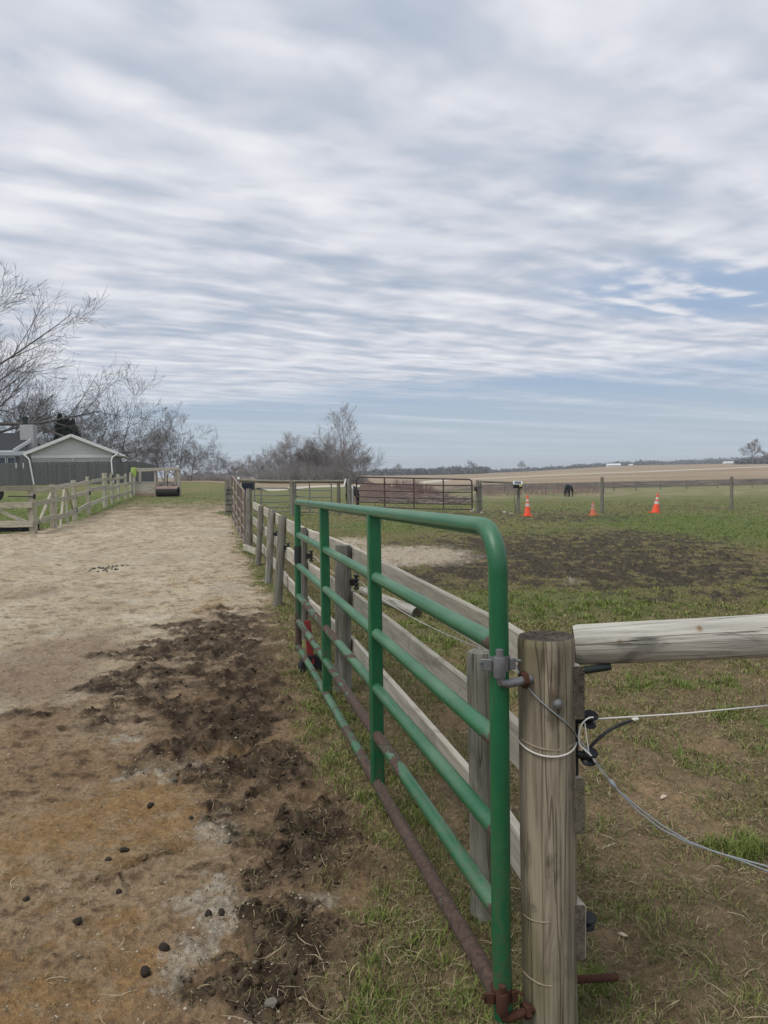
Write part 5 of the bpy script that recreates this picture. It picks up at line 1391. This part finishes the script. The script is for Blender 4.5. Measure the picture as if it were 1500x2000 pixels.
def bare_tree(name, loc, label, group, lines, bark='bark', twig='twig', min_r=.008, rz=0.0, sc=1.0, cat='tree'):
    t = empty(name, tuple(loc), label, cat, group); t.rotation_euler = (0, 0, rz); t.scale = (sc,) * 3
    lines_mesh('trunk', [l for l in lines if l[2] <= 1], MAT[bark], t, min_r)
    lines_mesh('crown', [l for l in lines if l[2] > 1], MAT[twig], t, min_r)
    return t

def again(src, loc, label, rz, sc):
    c = copy_tree(src); c.location = loc; c.rotation_euler = (0, 0, rz); c.scale = (sc if hasattr(sc, '__len__') else (sc,) * 3)
    c['label'] = label
    return c

def on(px, Y):
    d = ray(px, 935); x = d.x * Y
    return Vector((x, Y, float(base_h(x, Y)) - .1))

def build_trees():
    G1 = 'bare trees around the house'
    # the big maple whose trunk stands beyond the left edge
    big = tree_lines(8, 15, 1.05, 13, 4, (10, 7, 6, 4), .44, .14, .8, 1, 0, (.03, 0), .10)
    bare_tree('bare_tree', on(-45, 72), 'tallest bare tree, reaching in from the left edge over the house', G1, big, twig='twig_dark', min_r=.0105, sc=1.1)
    again(C.objects['bare_tree'], on(-30, 84), 'tall bare tree at the left edge standing behind the tallest one', 2.5, .92)
    mid = tree_lines(24, 9.3, 1.0, 9, 4, (8, 6, 5, 4), .24, .12, .8, 2, 0, (0, 0), .09)
    t1 = bare_tree('bare_tree', on(222, 84), 'wide bare tree rising right of the garage roof', G1, mid, twig='twig_dark', min_r=.0105, sc=.84)
    ms = tree_lines(33, 8.5, .8, 7, 4, (7, 6, 4, 4), .15, .12, .9, 3, 0, (0, 0), .10)
    t2 = bare_tree('bare_tree', on(100, 88), 'bare many-stemmed tree right behind the chimney', G1, ms, twig='twig_dark', min_r=.0105)
    again(t1, on(20, 90), 'bare tree behind the dark house roof', 2.1, 1.0)
    again(t2, on(165, 96), 'bare tree between the evergreens and the wide bare tree', 1.0, .95)
    again(t1, on(68, 104), 'faint bare tree further back behind the chimney', 4.0, .98)
    again(t2, on(265, 104), 'dark bare tree behind the long right part of the privacy fence', 3.3, .72)
    again(t1, on(300, 112), 'bare tree above the end of the privacy fence', .7, .72)
    again(t2, on(322, 118), 'dense bare tree above the feeder pen', 4.4, .78)
    again(t1, on(345, 108), 'rounded bare tree right of the feeder pen', 5.2, .70)
    again(t2, on(372, 112), 'bare bushy tree at the right end of the row behind the feeder pen', 2.6, .58)
    for i, (px, Y, sc, lab) in enumerate(((402, 150, .52, 'small bare tree standing low in the gap left of the corral posts'), (425, 165, .5, 'tiny bare tree on the skyline just left of the corral posts'), (440, 150, .42, 'low bare shrub tree right above the strapped posts'))):
        again((t1, t2, t1)[i], on(px, Y), lab, i * 1.9, sc)
    # evergreens behind the garage
    for i, (px, h) in enumerate(((121, 6.7), (134, 6.4), (146, 6.1))):
        p = on(px, 74); r = empty('arborvitae', tuple(p), ('left and tallest of the three dark evergreens behind the garage roof', 'middle one of the three dark evergreens behind the garage roof', 'right and lowest of the three dark evergreens behind the garage roof')[i], 'evergreen', 'dark evergreens behind the garage')
        rs = np.random.default_rng(60 + i); n = 5200
        t = rs.random(n) ** .8; a = rs.random(n) * 6.283; rad = .72 * np.sin(np.pi * np.clip(t * .86 + .14, 0, 1)) ** .7 * np.sqrt(rs.random(n)) * (1 + .25 * np.sin(a * 3 + t * 9))
        c = np.stack([np.cos(a) * rad, np.sin(a) * rad, .2 + t * (h - .2)], 1); s = .16
        d1 = rs.normal(size=(n, 3)) * s * .5 + np.array([0, 0, .1]); d2 = rs.normal(size=(n, 3)) * s * .4
        V = np.stack([c - d2 * .5, c + d2 * .5, c + d1 * 1.5], 1).reshape(-1, 3)
        np_mesh('crown', V, np.arange(3 * n).reshape(-1, 3), MAT['evergreen'], r)
        MB().tube([Vector((0, 0, -.2)), Vector((0, 0, h * .85))], [.12, .03], 7).build('trunk', MAT['bark'], r, True).matrix_parent_inverse = Matrix.Identity(4)
    # the clump beyond the gates
    G2 = 'bare trees of the clump beyond the corral'
    tall = tree_lines(44, 12.4, .42, 13, 4, (6, 5, 4, 3), .16, .22, 1.0, 1, 0, (0, 0), .11)
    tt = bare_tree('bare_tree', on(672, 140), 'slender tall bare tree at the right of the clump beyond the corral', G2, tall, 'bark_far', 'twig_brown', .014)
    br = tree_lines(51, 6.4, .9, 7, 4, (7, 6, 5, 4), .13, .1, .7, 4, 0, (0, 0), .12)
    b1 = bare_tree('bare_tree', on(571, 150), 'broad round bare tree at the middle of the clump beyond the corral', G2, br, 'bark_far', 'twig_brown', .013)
    specs = [(700, 136, .72, 'bare bushy tree right beside the tall slender one'), (688, 146, .8, 'bare spreading tree just behind the tall slender one'), (640, 152, .98, 'bare tree left of the tall slender one'), (622, 148, .86, 'bare twiggy tree between the round one and the tall one'), (604, 156, .95, 'thin bare tree beside the round one on its right'),
             (550, 154, .84, 'bare tree on the left shoulder of the round one'), (528, 158, .66, 'low brown bare tree left in the clump'), (485, 175, .62, 'open pale bare tree standing apart left of the clump'), (465, 180, .5, 'small bare tree at the far left of the clump'), (507, 165, .5, 'low bare bush tree at the left foot of the clump'), (654, 158, .9, 'dense bare tree behind the tall slender one on its left')]
    for i, (px, Y, sc, lab) in enumerate(specs):
        again(b1 if i % 3 else t2, on(px, Y), lab, i * 1.37, sc)['group'] = G2
    # thicket under them: too dense to count
    rs = random.Random(5); L = []
    for i in range(330):
        px = rs.uniform(505, 715); Y = rs.uniform(140, 165); p = on(px, Y)
        hh = 2.8 * max(.2, 1 - abs((px - 600) / 120.0) ** 2.2) * rs.uniform(.6, 1.1) + .8
        for k in range(9):
            a = rs.uniform(0, 6.283); tl = rs.uniform(.1, .8); d = Vector((math.cos(a) * tl, math.sin(a) * tl, 1)).normalized(); q = p.copy(); pts = [q.copy()]
            for j in range(4):
                d = (d + Vector((rs.uniform(-.2, .2), rs.uniform(-.2, .2), 0))).normalized(); q = q + d * hh / 4; pts.append(q.copy())
                if j:
                    e = q + Vector((rs.uniform(-1, 1), rs.uniform(-1, 1), rs.uniform(.1, .9))) * hh * .22; L.append(([q.copy(), q.lerp(e, .5), e], [.014, .012, .01], 3))
            L.append((pts, [.035, .03, .024, .018, .012], 3))
    o = lines_mesh('thicket', L, MAT['twig_brown'], None, .014); o['kind'] = 'stuff'
    # low dark hedge at the skyline between the pen and the corral
    L = []
    for i in range(260):
        px = rs.uniform(355, 470); Y = rs.uniform(125, 150); p = on(px, Y)
        for k in range(7):
            a = rs.uniform(0, 6.283); tl = rs.uniform(.1, 1.0); d = Vector((math.cos(a) * tl, math.sin(a) * tl, 1)).normalized(); hh = rs.uniform(.6, 1.5)
            L.append(([p, p + d * hh * .5, p + d * hh + Vector((rs.uniform(-.3, .3), 0, 0))], [.04, .035, .02], 3))
    o = lines_mesh('hedgerow', L, MAT['twig_brown'], None, .02); o['kind'] = 'stuff'
    # single trees on the far skyline
    G3 = 'single bare trees on the far skyline'
    sky = ((920, 620, 1.2, 'bare skyline tree above the right end of the brown gate'), (1019, 700, 1.1, 'small bare skyline tree above the solar energiser'), (1470, 520, 1.85, 'tall bare skyline tree at the right edge of the far field'), (1492, 530, 1.05, 'bushy bare tree at the far right just beside the tall skyline tree'), (778, 560, .95, 'thin pale bare tree on the skyline above the brown gate'))
    pro = tree_lines(71, 7.4, .8, 9, 3, (8, 7, 6, 4), .16, .25, .8, 1, 0, (0, 0), .11)
    first = None
    for i, (px, Y, sc, lab) in enumerate(sky):
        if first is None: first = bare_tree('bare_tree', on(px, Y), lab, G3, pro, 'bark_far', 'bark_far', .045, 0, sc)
        else: again(first, on(px, Y), lab, i * 2.2, sc)
build_trees()

# ------------------------------------------------------------------ far woods and buildings
def leaf_mass(name, centres, mat, seed, n_each=60, size=1.0):
    rs = np.random.default_rng(seed); V = []
    for (x, y, z, rx, rz_) in centres:
        n = int(n_each); p = rs.normal(size=(n, 3)); p /= np.linalg.norm(p, axis=1)[:, None]; p *= rs.random((n, 1)) ** .35
        c = np.array([x, y, z + rz_ * .85]) + p * np.array([rx, rx, rz_])
        d1 = rs.normal(size=(n, 3)) * size; d2 = rs.normal(size=(n, 3)) * size
        V.append(np.stack([c - d1 * .5, c + d1 * .5, c + d2], 1).reshape(-1, 3))
    V = np.concatenate(V)
    return np_mesh(name, V, np.arange(len(V)).reshape(-1, 3), MAT[mat], kind='stuff')

def build_woods():
    rs = random.Random(9); cs = []
    def row(x0, x1, y0, y1, h0, h1, n, dep=40):
        for i in range(n):
            f = (i + rs.random()) / n; px = x0 + (x1 - x0) * f; Y = y0 + (y1 - y0) * f + rs.uniform(-dep, dep)
            p = on(px, Y); h = (h0 + (h1 - h0) * f) * rs.uniform(.55, 1.15)
            cs.append((p.x, p.y, p.z, h * rs.uniform(.5, .9), h * .5))
    row(730, 950, 640, 700, 5.5, 6.5, 90); row(860, 945, 620, 660, 6, 7, 20, 15); row(950, 1130, 900, 1000, 4, 5, 60)
    row(1120, 1400, 1000, 1100, 6.5, 10, 120); row(1380, 1520, 1050, 1080, 10, 12, 60); row(1440, 1520, 545, 550, 4, 6, 16, 10); row(380, 730, 900, 800, 6, 6, 70)
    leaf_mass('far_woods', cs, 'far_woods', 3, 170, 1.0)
    # long white barns at the wood's edge
    for px, Y, L, H, lab in ((1198, 900, 16, 2.6, 'long white barn in front of the far woods'), (1232, 950, 4, 1.6, 'small white shed just right of the long barn, in front of the far woods'), (1422, 900, 11, 2.2, 'pale low barn near the right end of the far woods')):
        p = on(px, Y); r = empty('barn', tuple(p), lab, 'barn'); z = p.z + 1.6
        MB().box((p.x, Y, z - 1 + H * .3), (L * .96, 6, H * .5 + 1.6), 0, .05).build('barn_wall', MAT['barn'], r)
        m = MB(); x0, x1 = p.x - L / 2, p.x + L / 2; a = z + H * .45; b = z + H
        m.add([(x0, Y - 3.6, a), (x1, Y - 3.6, a), (x1, Y, b), (x0, Y, b), (x1, Y + 3.6, a), (x0, Y + 3.6, a)], [(0, 1, 2, 3), (3, 2, 4, 5), (0, 3, 5), (1, 4, 2), (5, 4, 1, 0)]); m.build('barn_roof', MAT['barn'], r)
build_woods()

# ------------------------------------------------------------------ brush pile behind the brown gate
def build_pile():
    c = on(785, 46.0); root = empty('brush_pile', tuple(c), 'long heap of dark soil, branches and reddish dry stems behind the brown gate', 'brush pile')
    rs = random.Random(3)
    x0 = at(688, 950, 46).x; x1 = at(868, 950, 46).x
    nx, ny = 90, 34; X = np.linspace(x0 - .3, x1 + .6, nx); Yv = np.linspace(44.6, 48.2, ny); XX, YY = np.meshgrid(X, Yv)
    prof = np.interp(XX, [x0 - .3, x0 + .2, x0 + 1.0, x0 + 1.9, x0 + 3.0, x1 - .8, x1 + .2, x1 + .6], [0, .75, 1.25, .95, .75, .6, .25, 0])
    sec = np.clip(1 - np.abs((YY - 46.3) / 1.75) ** 1.6, 0, 1)
    H = prof * sec * (1 + .3 * fbm(XX * 1.5, YY * 1.5, 4, 5)) + .16 * billow(XX * 3, YY * 3, 4, 8) * (prof > .02) * sec
    V = np.stack([XX - c.x, YY - c.y, base_h(XX, YY) - c.z + H - .06], -1).reshape(-1, 3)
    i = np.arange(ny - 1)[:, None] * nx; k = np.arange(nx - 1)[None]
    F = np.stack([i + k, i + k + 1, i + nx + k + 1, i + nx + k], -1).reshape(-1, 4)
    np_mesh('soil_heap', V, F, MAT['pile'], root, True)
    L = []
    for n in range(460):
        x = rs.uniform(x0 + .9, x1 + 1.0); y = rs.uniform(44.3, 46.2); z = float(np.interp(x, [x0, x0 + 1, x1 - .6, x1 + .6], [.8, .9, .5, .15])) * rs.uniform(.1, 1) * max(.15, 1 - abs((y - 46.3) / 1.8))
        a = rs.uniform(-.5, .5) + (math.pi if rs.random() < .5 else 0); d = Vector((math.cos(a), math.sin(a) * .6, rs.uniform(-.12, .35))); l = rs.uniform(.4, 1.6)
        p = Vector((x - c.x, y - c.y, z + .05)); L.append(([p, p + d * l * .5 + Vector((0, 0, .06)), p + d * l], [.030, .024, .010], 3))
    lines_mesh('branches', L, MAT['branch_grey'], root, .008)['kind'] = 'stuff'
    L = []
    for n in range(900):
        x = rs.uniform(x0 + 1.8, x1 + .9); y = rs.uniform(46.4, 49.5); a = rs.uniform(0, 6.283); tl = rs.uniform(.05, .4); h = rs.uniform(.7, 1.7) * float(np.interp(x, [x0 + 1.8, x0 + 2.6, x1 - 1.6, x1 + .9], [.6, 1, .9, .25]))
        p = Vector((x - c.x, y - c.y, -.1)); d = Vector((math.cos(a) * tl, math.sin(a) * tl, 1)).normalized(); q = p + d * h
        L.append(([p, p + d * h * .6, q], [.012, .011, .008], 3))
        for j in range(2): L.append(([p + d * h * .5, q + Vector((rs.uniform(-.3, .3), rs.uniform(-.3, .3), rs.uniform(-.15, .1)))], [.009, .007], 3))
    lines_mesh('dry_stems', L, MAT['red_stems'], root, .008)['kind'] = 'stuff'
    # weedy fringe further right
    L = []
    for n in range(900):
        px = rs.uniform(930, 1180); Y = rs.uniform(96, 118); p = on(px, Y); a = rs.uniform(0, 6.283); tl = rs.uniform(.05, .5); h = rs.uniform(.5, 1.3)
        d = Vector((math.cos(a) * tl, math.sin(a) * tl, 1)).normalized(); L.append(([p, p + d * h], [.022, .014], 3))
    lines_mesh('dry_weeds', L, MAT['red_stems'], None, .014)['kind'] = 'stuff'
MAT['branch_grey'] = plain('grey_branches', (.27, .23, .205), .9, 0, .4, 3)
build_pile()

# ------------------------------------------------------------------ grass, thatch, clods (past counting)
def scatter(n, r0, r1, seed, amax=32.0):
    rs = np.random.default_rng(seed)
    r = r0 * (r1 / r0) ** rs.random(n); a = np.radians(rs.uniform(-amax, amax, n))
    return r * np.sin(a), r * np.cos(a), rs

def pick(x, y, w, rs):
    k = rs.random(len(x)) < w
    return x[k], y[k], k

def blades(name, x, y, h, width, rs, green, lean=.5, mat='blade'):
    """one tapering bent blade per point: two quads' worth of triangles"""
    n = len(x); Z = zones(x, y); z = ground_h(x, y, Z)
    a = rs.random(n) * 6.283; dx, dy = np.cos(a), np.sin(a); b = rs.random(n) * 6.283; lx, ly = np.cos(b), np.sin(b)
    l = lean * (.3 + rs.random(n)) * h; w = width
    P = np.stack([x, y, z - .006], 1); S = np.stack([dx, dy, 0 * dx], 1) * w[:, None] * .5; L = np.stack([lx * l, ly * l, 0 * l], 1); H = np.zeros((n, 3)); H[:, 2] = h
    V = np.stack([P - S, P + S, P + L * .3 + H * .55 - S * .8, P + L * .3 + H * .55 + S * .8, P + L + H * (1 - .3 * lean)], 1)
    i = np.arange(n)[:, None] * 5
    F = np.concatenate([i + np.array([[0, 1, 3]]), i + np.array([[0, 3, 2]]), i + np.array([[2, 3, 4]])])
    col = np.repeat(green, 5, 0).reshape(n, 5, 3); col[:, 4] *= 1.12; col = np.concatenate([col.reshape(-1, 3), np.ones((n * 5, 1))], 1)
    return np_mesh(name, V.reshape(-1, 3), F, MAT[mat], attrs={'col': ('FLOAT_COLOR', col)}, kind='stuff')

def grass_cols(n, rs, dry):
    g1 = np.array([.095, .148, .027]); g2 = np.array([.185, .215, .055]); st = np.array([.32, .26, .14]); ol = np.array([.145, .13, .055])
    t = rs.random((n, 1)); c = g1 * (1 - t) + g2 * t
    d = (rs.random(n) < dry)[:, None]; e = rs.random((n, 1))
    c = np.where(d, st * e + ol * (1 - e), c)
    return c * rs.uniform(.8, 1.4, (n, 1))

def build_grass():
    # near and middle blades
    x, y, rs = scatter(640000, 1.7, 17, 101, 30)
    Z = zones(x, y)
    tuft = np.clip(.35 + 1.5 * fbm(x * 4.5, y * 4.5, 3, 201), 0, 1.4)
    w = np.clip(Z['g'], 0, 1) ** 1.25 * (.3 + .95 * tuft) * np.where((Z['side'] < .5) | (y < 9), 1, .75)
    x, y, k = pick(x, y, w, rs); g = Z['g'][k]; tf = tuft[k]; rg = Z['rgreen'][k]; sd = Z['side'][k]
    r = np.hypot(x, y); n = len(x)
    h = (.018 + .038 * rs.random(n) ** 1.5 * (.5 + tf) + .045 * rg * rs.random(n) * (tf > .6)) * np.where(y > 9, .8, 1)
    width = np.maximum(.0032, .00105 * r) * rs.uniform(.7, 1.3, n)
    dry = np.clip(.42 - .5 * rg - .25 * tf + .1 * (sd > .5), .03, .8)
    print('blades', n)
    blades('grass', x, y, h, width, rs, grass_cols(n, rs, dry), .75)
    # far short sward, wider clumps
    x, y, rs = scatter(330000, 15, 60, 102, 30)
    Z = zones(x, y); a = x / y
    lawn = (x < np.interp(y, *XL)) & (y > 20.8)
    w = np.where(lawn, .5, np.clip(Z['g'], 0, 1) * .55 * np.clip(.6 + 1.2 * fbm(x * 1.1, y * .9, 3, 203), .05, 1)) * sstep(62, 40, y)
    x, y, k = pick(x, y, w, rs); r = np.hypot(x, y); n = len(x); rg = Z['rgreen'][k]; lw = lawn[k]
    h = (.018 + .028 * rs.random(n)) * (1 - .2 * lw) * sstep(75, 30, r) + .006
    dry = np.clip(.42 - .4 * rg - .3 * lw, .05, .8)
    c = grass_cols(n, rs, dry) * 1.1; c = c * .72 + np.array([.128, .155, .048]) * .28
    blades('short_grass', x, y, h, .0009 * r * rs.uniform(.8, 1.5, n), rs, c, .9)

def ribbons(name, x, y, L, wd, rs, col, curl=.8, lift=.012):
    n = len(x); Z = zones(x, y); m = 4
    a = rs.random(n) * 6.283; cv = rs.normal(size=n) * curl; V = []
    px, py = x.copy(), y.copy(); pts = []
    for i in range(m):
        pts.append((px.copy(), py.copy())); st = L / (m - 1); px = px + np.cos(a) * st; py = py + np.sin(a) * st; a = a + cv
    li = rs.random(n) * lift
    for i, (qx, qy) in enumerate(pts):
        z = ground_h(qx, qy) + .0025 + li * np.sin(np.pi * i / (m - 1) * rs.uniform(.5, 1)) + .004 * rs.random(n)
        j = min(i + 1, m - 1); jj = max(i - 1, 0)
        tx, ty = pts[j][0] - pts[jj][0], pts[j][1] - pts[jj][1]; nn = np.hypot(tx, ty) + 1e-9; w = wd * (.5 if i in (0, m - 1) else 1) * .5
        s = np.stack([-ty / nn * w, tx / nn * w, w * rs.uniform(-.6, .6, n)], 1); p = np.stack([qx, qy, z], 1)
        V += [p - s, p + s]
    V = np.stack(V, 1).reshape(-1, 3); i = np.arange(n)[:, None] * 8
    F = np.concatenate([i + np.array([[2 * q, 2 * q + 1, 2 * q + 3, 2 * q + 2]]) for q in range(m - 1)])
    c = np.concatenate([np.repeat(col, 8, 0), np.ones((n * 8, 1))], 1)
    return np_mesh(name, V, F, MAT['straw'], attrs={'col': ('FLOAT_COLOR', c)}, kind='stuff')

def build_straw():
    x, y, rs = scatter(210000, 1.7, 9.5, 111, 30)
    Z = zones(x, y)
    w = np.clip(Z['thatch'] * (.3 + .7 * np.clip(.5 + 1.6 * fbm(x * 3, y * 3, 3, 211), 0, 1)), 0, 1) * .62 + .012 * Z['path'] + .10 * Z['lmud'] * sstep(5, 3, y)
    w = np.clip(w * (1 + .7 * Z['side']), 0, 1)
    x, y, k = pick(x, y, w, rs); n = len(x); r = np.hypot(x, y)
    t = rs.random((n, 1)) ** 1.2; col = np.array([.10, .078, .038]) * (1 - t) + np.array([.40, .33, .19]) * t
    col = np.where((rs.random(n) < .34)[:, None], np.array([.12, .13, .042]) * rs.uniform(.7, 1.2, (n, 1)), col)
    ribbons('dead_grass', x, y, rs.uniform(.012, .058, n), np.maximum(.0013, .0006 * r) * rs.uniform(.6, 1.3, n), rs, col)
    # longer bright stalks lying about
    x, y, rs = scatter(3000, 1.8, 7, 112, 30)
    Z = zones(x, y); w = np.clip(Z['thatch'] * .5 + .04 * Z['path'] + .25 * Z['lmud'] * sstep(4, 2.6, y), 0, 1)
    x, y, k = pick(x, y, w, rs); n = len(x); t = rs.random((n, 1)); col = np.array([.30, .235, .14]) * (1 - t) + np.array([.44, .37, .24]) * t
    ribbons('loose_straw', x, y, rs.uniform(.04, .12, n), rs.uniform(.0016, .003, n), rs, col, .4, .018)

def lumps(name, x, y, size, rs, col, flat=.7):
    t = (1 + 5 ** .5) / 2
    I = np.array([(-1, t, 0), (1, t, 0), (-1, -t, 0), (1, -t, 0), (0, -1, t), (0, 1, t), (0, -1, -t), (0, 1, -t), (t, 0, -1), (t, 0, 1), (-t, 0, -1), (-t, 0, 1)]) / math.sqrt(1 + t * t)
    T = np.array([(0, 11, 5), (0, 5, 1), (0, 1, 7), (0, 7, 10), (0, 10, 11), (1, 5, 9), (5, 11, 4), (11, 10, 2), (10, 7, 6), (7, 1, 8), (3, 9, 4), (3, 4, 2), (3, 2, 6), (3, 6, 8), (3, 8, 9), (4, 9, 5), (2, 4, 11), (6, 2, 10), (8, 6, 7), (9, 8, 1)])
    n = len(x); z = ground_h(x, y)
    k = rs.uniform(.5, 1.45, (n, 12, 1)); a = rs.random(n) * 6.283; ca, sa = np.cos(a), np.sin(a)
    P = I[None] * k; e = rs.uniform(.65, 1.35, (n, 1)); X = P[..., 0] * e; Yy = P[..., 1]
    V = np.stack([X * ca[:, None] - Yy * sa[:, None], X * sa[:, None] + Yy * ca[:, None], P[..., 2] * flat], -1) * size[:, None, None]
    V += np.stack([x, y, z + size * .15], 1)[:, None]
    F = (np.arange(n)[:, None, None] * 12 + T[None]).reshape(-1, 3)
    c = np.concatenate([np.repeat(col, 12, 0) * rs.uniform(.8, 1.2, (n * 12, 1)), np.ones((n * 12, 1))], 1)
    return np_mesh(name, V.reshape(-1, 3), F, MAT['clod'], smooth=False, attrs={'col': ('FLOAT_COLOR', c)}, kind='stuff')

def build_clods():
    x, y, rs = scatter(60000, 1.8, 16, 121, 30)
    Z = zones(x, y)
    w = np.clip(.75 * Z['lmud'] + .22 * Z['mudb'] * Z['path'] + .05 * Z['path'] + .35 * Z['rmud'] + .1 * Z['rsoil'] + .05 * (1 - Z['path']), 0, 1) * .42
    x, y, k = pick(x, y, w, rs); n = len(x); r = np.hypot(x, y); mud = np.maximum(Z['lmud'], Z['rmud'])[k]
    s = (.0025 + .013 * rs.random(n) ** 4) * (.5 + .7 * mud) * np.maximum(1, r / 11)
    t = rs.random((n, 1)); base = ground_col(x, y, {q: v[k] for q, v in Z.items()})
    col = base * (.45 + .6 * t)
    lumps('soil_clods', x, y, s, rs, col)
    x, y, rs = scatter(45000, 1.8, 8, 122, 30)
    Z = zones(x, y); w = np.clip(.7 * Z['grav'] + .12 * Z['path'] + .05 * Z['rsoil'], 0, 1)
    x, y, k = pick(x, y, w, rs); n = len(x); s = (.0016 + .0045 * rs.random(n) ** 3) * np.maximum(1, np.hypot(x, y) / 4)
    t = rs.random((n, 1)); col = np.array([.16, .12, .075]) * (1 - t) + np.array([.46, .40, .31]) * t
    lumps('grit', x, y, s, rs, col, .8)

build_grass(); build_straw(); build_clods()

# ------------------------------------------------------------------ things lying on the ground
def build_litter():
    balls = ((284, 1897, .020, 'blackest dung ball, alone near the bottom edge on pale grit'), (151, 1797, .018, 'brown dung ball alone on the orange soil at lower left'), (407, 1787, .016, 'left one of two dung balls lying side by side on pale grit'), (433, 1786, .015, 'right one of two dung balls lying side by side on pale grit'),
             (294, 1571, .017, 'dark dung ball furthest up the path, left of the mud'), (373, 1595, .014, 'small dung ball just below and right of the furthest one'), (320, 1846, .018, 'crumbled dung ball up and right of the blackest one'), (243, 1659, .018, 'right one of two flattened dung balls in mid path'), (211, 1676, .016, 'left one of two flattened dung balls in mid path'),
             (51, 1752, .015, 'dung ball at the far left edge of the near path'), (484, 1735, .015, 'small dung ball close to the mud on pale grit'), (232, 1741, .014, 'brown dung lump below the two flattened ones in mid path'))
    rs = random.Random(4); src = []
    for v in range(3):
        bm = bmesh.new(); bmesh.ops.create_icosphere(bm, subdivisions=3, radius=1)
        for q in bm.verts:
            c = q.co; k = 1 + .38 * float(fbm(np.array([c.x * 1.6 + v * 5]), np.array([c.y * 1.6 + c.z]), 3, v)[0]) + .10 * float(fbm(np.array([c.x * 5 + v]), np.array([c.y * 7 - c.z * 3]), 2, v + 9)[0])
            q.co = Vector((c.x * k, c.y * k * .86, c.z * k * .8))
        for f_ in bm.faces: f_.smooth = True
        me = bpy.data.meshes.new('dung_ball'); bm.to_mesh(me); bm.free(); me.materials.append(MAT['dung']); src.append(me)
    for i, (px, py, r, lab) in enumerate(balls):
        p = gp(px, py + r * 1503 / gp(px, py).y * .5); o = bpy.data.objects.new('dung_ball', src[i % 3]); C.objects.link(o)
        o.location = (p.x, p.y, ground_z(p.x, p.y) + r * .2); o.scale = (r * rs.uniform(.9, 1.3), r * rs.uniform(.85, 1.1), r * rs.uniform(.75, 1)); o.rotation_euler = (rs.uniform(-.4, .4), rs.uniform(-.4, .4), rs.uniform(0, 6))
        tag(o, lab, 'dung', 'loose dung balls on the near dirt path')
    p = gp(214, 1110); t = empty('manure_heap', tuple(p), 'low dark scatter of manure lumps in the middle of the pale dirt path', 'manure')
    m = 26; r2 = np.random.default_rng(8); x = p.x + r2.normal(size=m) * .15; y = p.y + r2.normal(size=m) * .2
    o = lumps('manure_lumps', x, y, r2.uniform(.015, .038, m), r2, np.full((m, 3), .055) * r2.uniform(.6, 1.6, (m, 1))); o['kind'] = 'stuff'; o.parent = t; o.matrix_parent_inverse = Matrix.Translation(-p)
    # chips, stalk, stones
    def chip(px, py, l, w, rz, lab, nm='wood_chip', mat='chip', cat='wood chip'):
        p = gp(px, py); z = ground_z(p.x, p.y); m = MB(); d = Vector((math.cos(rz), math.sin(rz), .12)) * l / 2
        q = Vector((p.x, p.y, z + .008)); pts = [q - d, q - d * .3 + Vector((0, 0, .004)), q + d * .35, q + d]
        m.tube(pts, [w * .35, w * .55, w * .42, w * .12], 7, jit=.25); o = m.build(nm, MAT[mat], None, True); tag(o, lab, cat)
    chip(1297, 1560, .045, .016, .5, 'pale wood chip on bare soil below the sagging grey wire')
    chip(1216, 1827, .034, .013, -.6, 'white chip among dead grass low on the right of the gate post')
    chip(1190, 1664, .075, .005, .4, 'straight pale stalk lying right of the gate post on brown soil', 'dry_stalk', 'chip', 'stalk')
    p = gp(1302, 1880); z = ground_z(p.x, p.y); m = MB(); m.tube([(p.x, p.y, z - .02), (p.x + .006, p.y, z + .04), (p.x + .012, p.y, z + .085)], [.0032, .003, .0022], 7)
    tag(m.build('plant_stub', MAT['chip_dark'], None, True), 'thin brown stub standing upright in the grass at lower right', 'stalk')
    for i, (px, py, r, lab) in enumerate(((498, 1878, .012, 'small white stone on dark mud low in the middle'), (530, 1974, .022, 'pale crumbling rock at the bottom edge in dark mud'))):
        p = gp(px, py); z = ground_z(p.x, p.y); bm = bmesh.new(); bmesh.ops.create_icosphere(bm, subdivisions=4 if r > .03 else 2, radius=1)
        for q in bm.verts:
            c = q.co; k = 1 + .5 * float(fbm(np.array([c.x * 1.7 + i * 3]), np.array([c.y * 1.7 + c.z * 1.3]), 5, 33, .6)[0]); q.co = Vector((c.x * k, c.y * k * .8, c.z * k * .5))
        me = bpy.data.meshes.new('stone'); bm.to_mesh(me); bm.free(); me.materials.append(MAT['stone']); o = bpy.data.objects.new('stone', me); C.objects.link(o)
        o.location = (p.x, p.y, z + r * .05); o.scale = (r, r, r); o.rotation_euler = (0, 0, .8 * i); tag(o, lab, 'stone')
MAT['chip_dark'] = plain('brown_stalk', (.22, .155, .09), .8, 0, .2, 40)
build_litter()

# ------------------------------------------------------------------ air: far things fade a little
def build_haze():
    m = bpy.data.materials.new('haze_air'); m.use_nodes = True; b = NB(m.node_tree); b.n.clear()
    out = b.add('ShaderNodeOutputMaterial'); v = b.add('ShaderNodeVolumePrincipled')
    v.inputs['Color'].default_value = (.88, .93, 1, 1); v.inputs['Density'].default_value = .00036
    b.l.new(v.outputs[0], out.inputs['Volume'])
    me = bpy.data.meshes.new('haze'); X, z0, z1 = 5600, -6, 34
    vs = [(x, y, z) for z in (z0, z1) for y in (-X, X) for x in (-X, X)]
    me.from_pydata(vs, [], [(0, 2, 3, 1), (4, 5, 7, 6), (0, 1, 5, 4), (1, 3, 7, 5), (3, 2, 6, 7), (2, 0, 4, 6)]); me.materials.append(m)
    o = bpy.data.objects.new('haze', me); C.objects.link(o); o['kind'] = 'stuff'
build_haze()
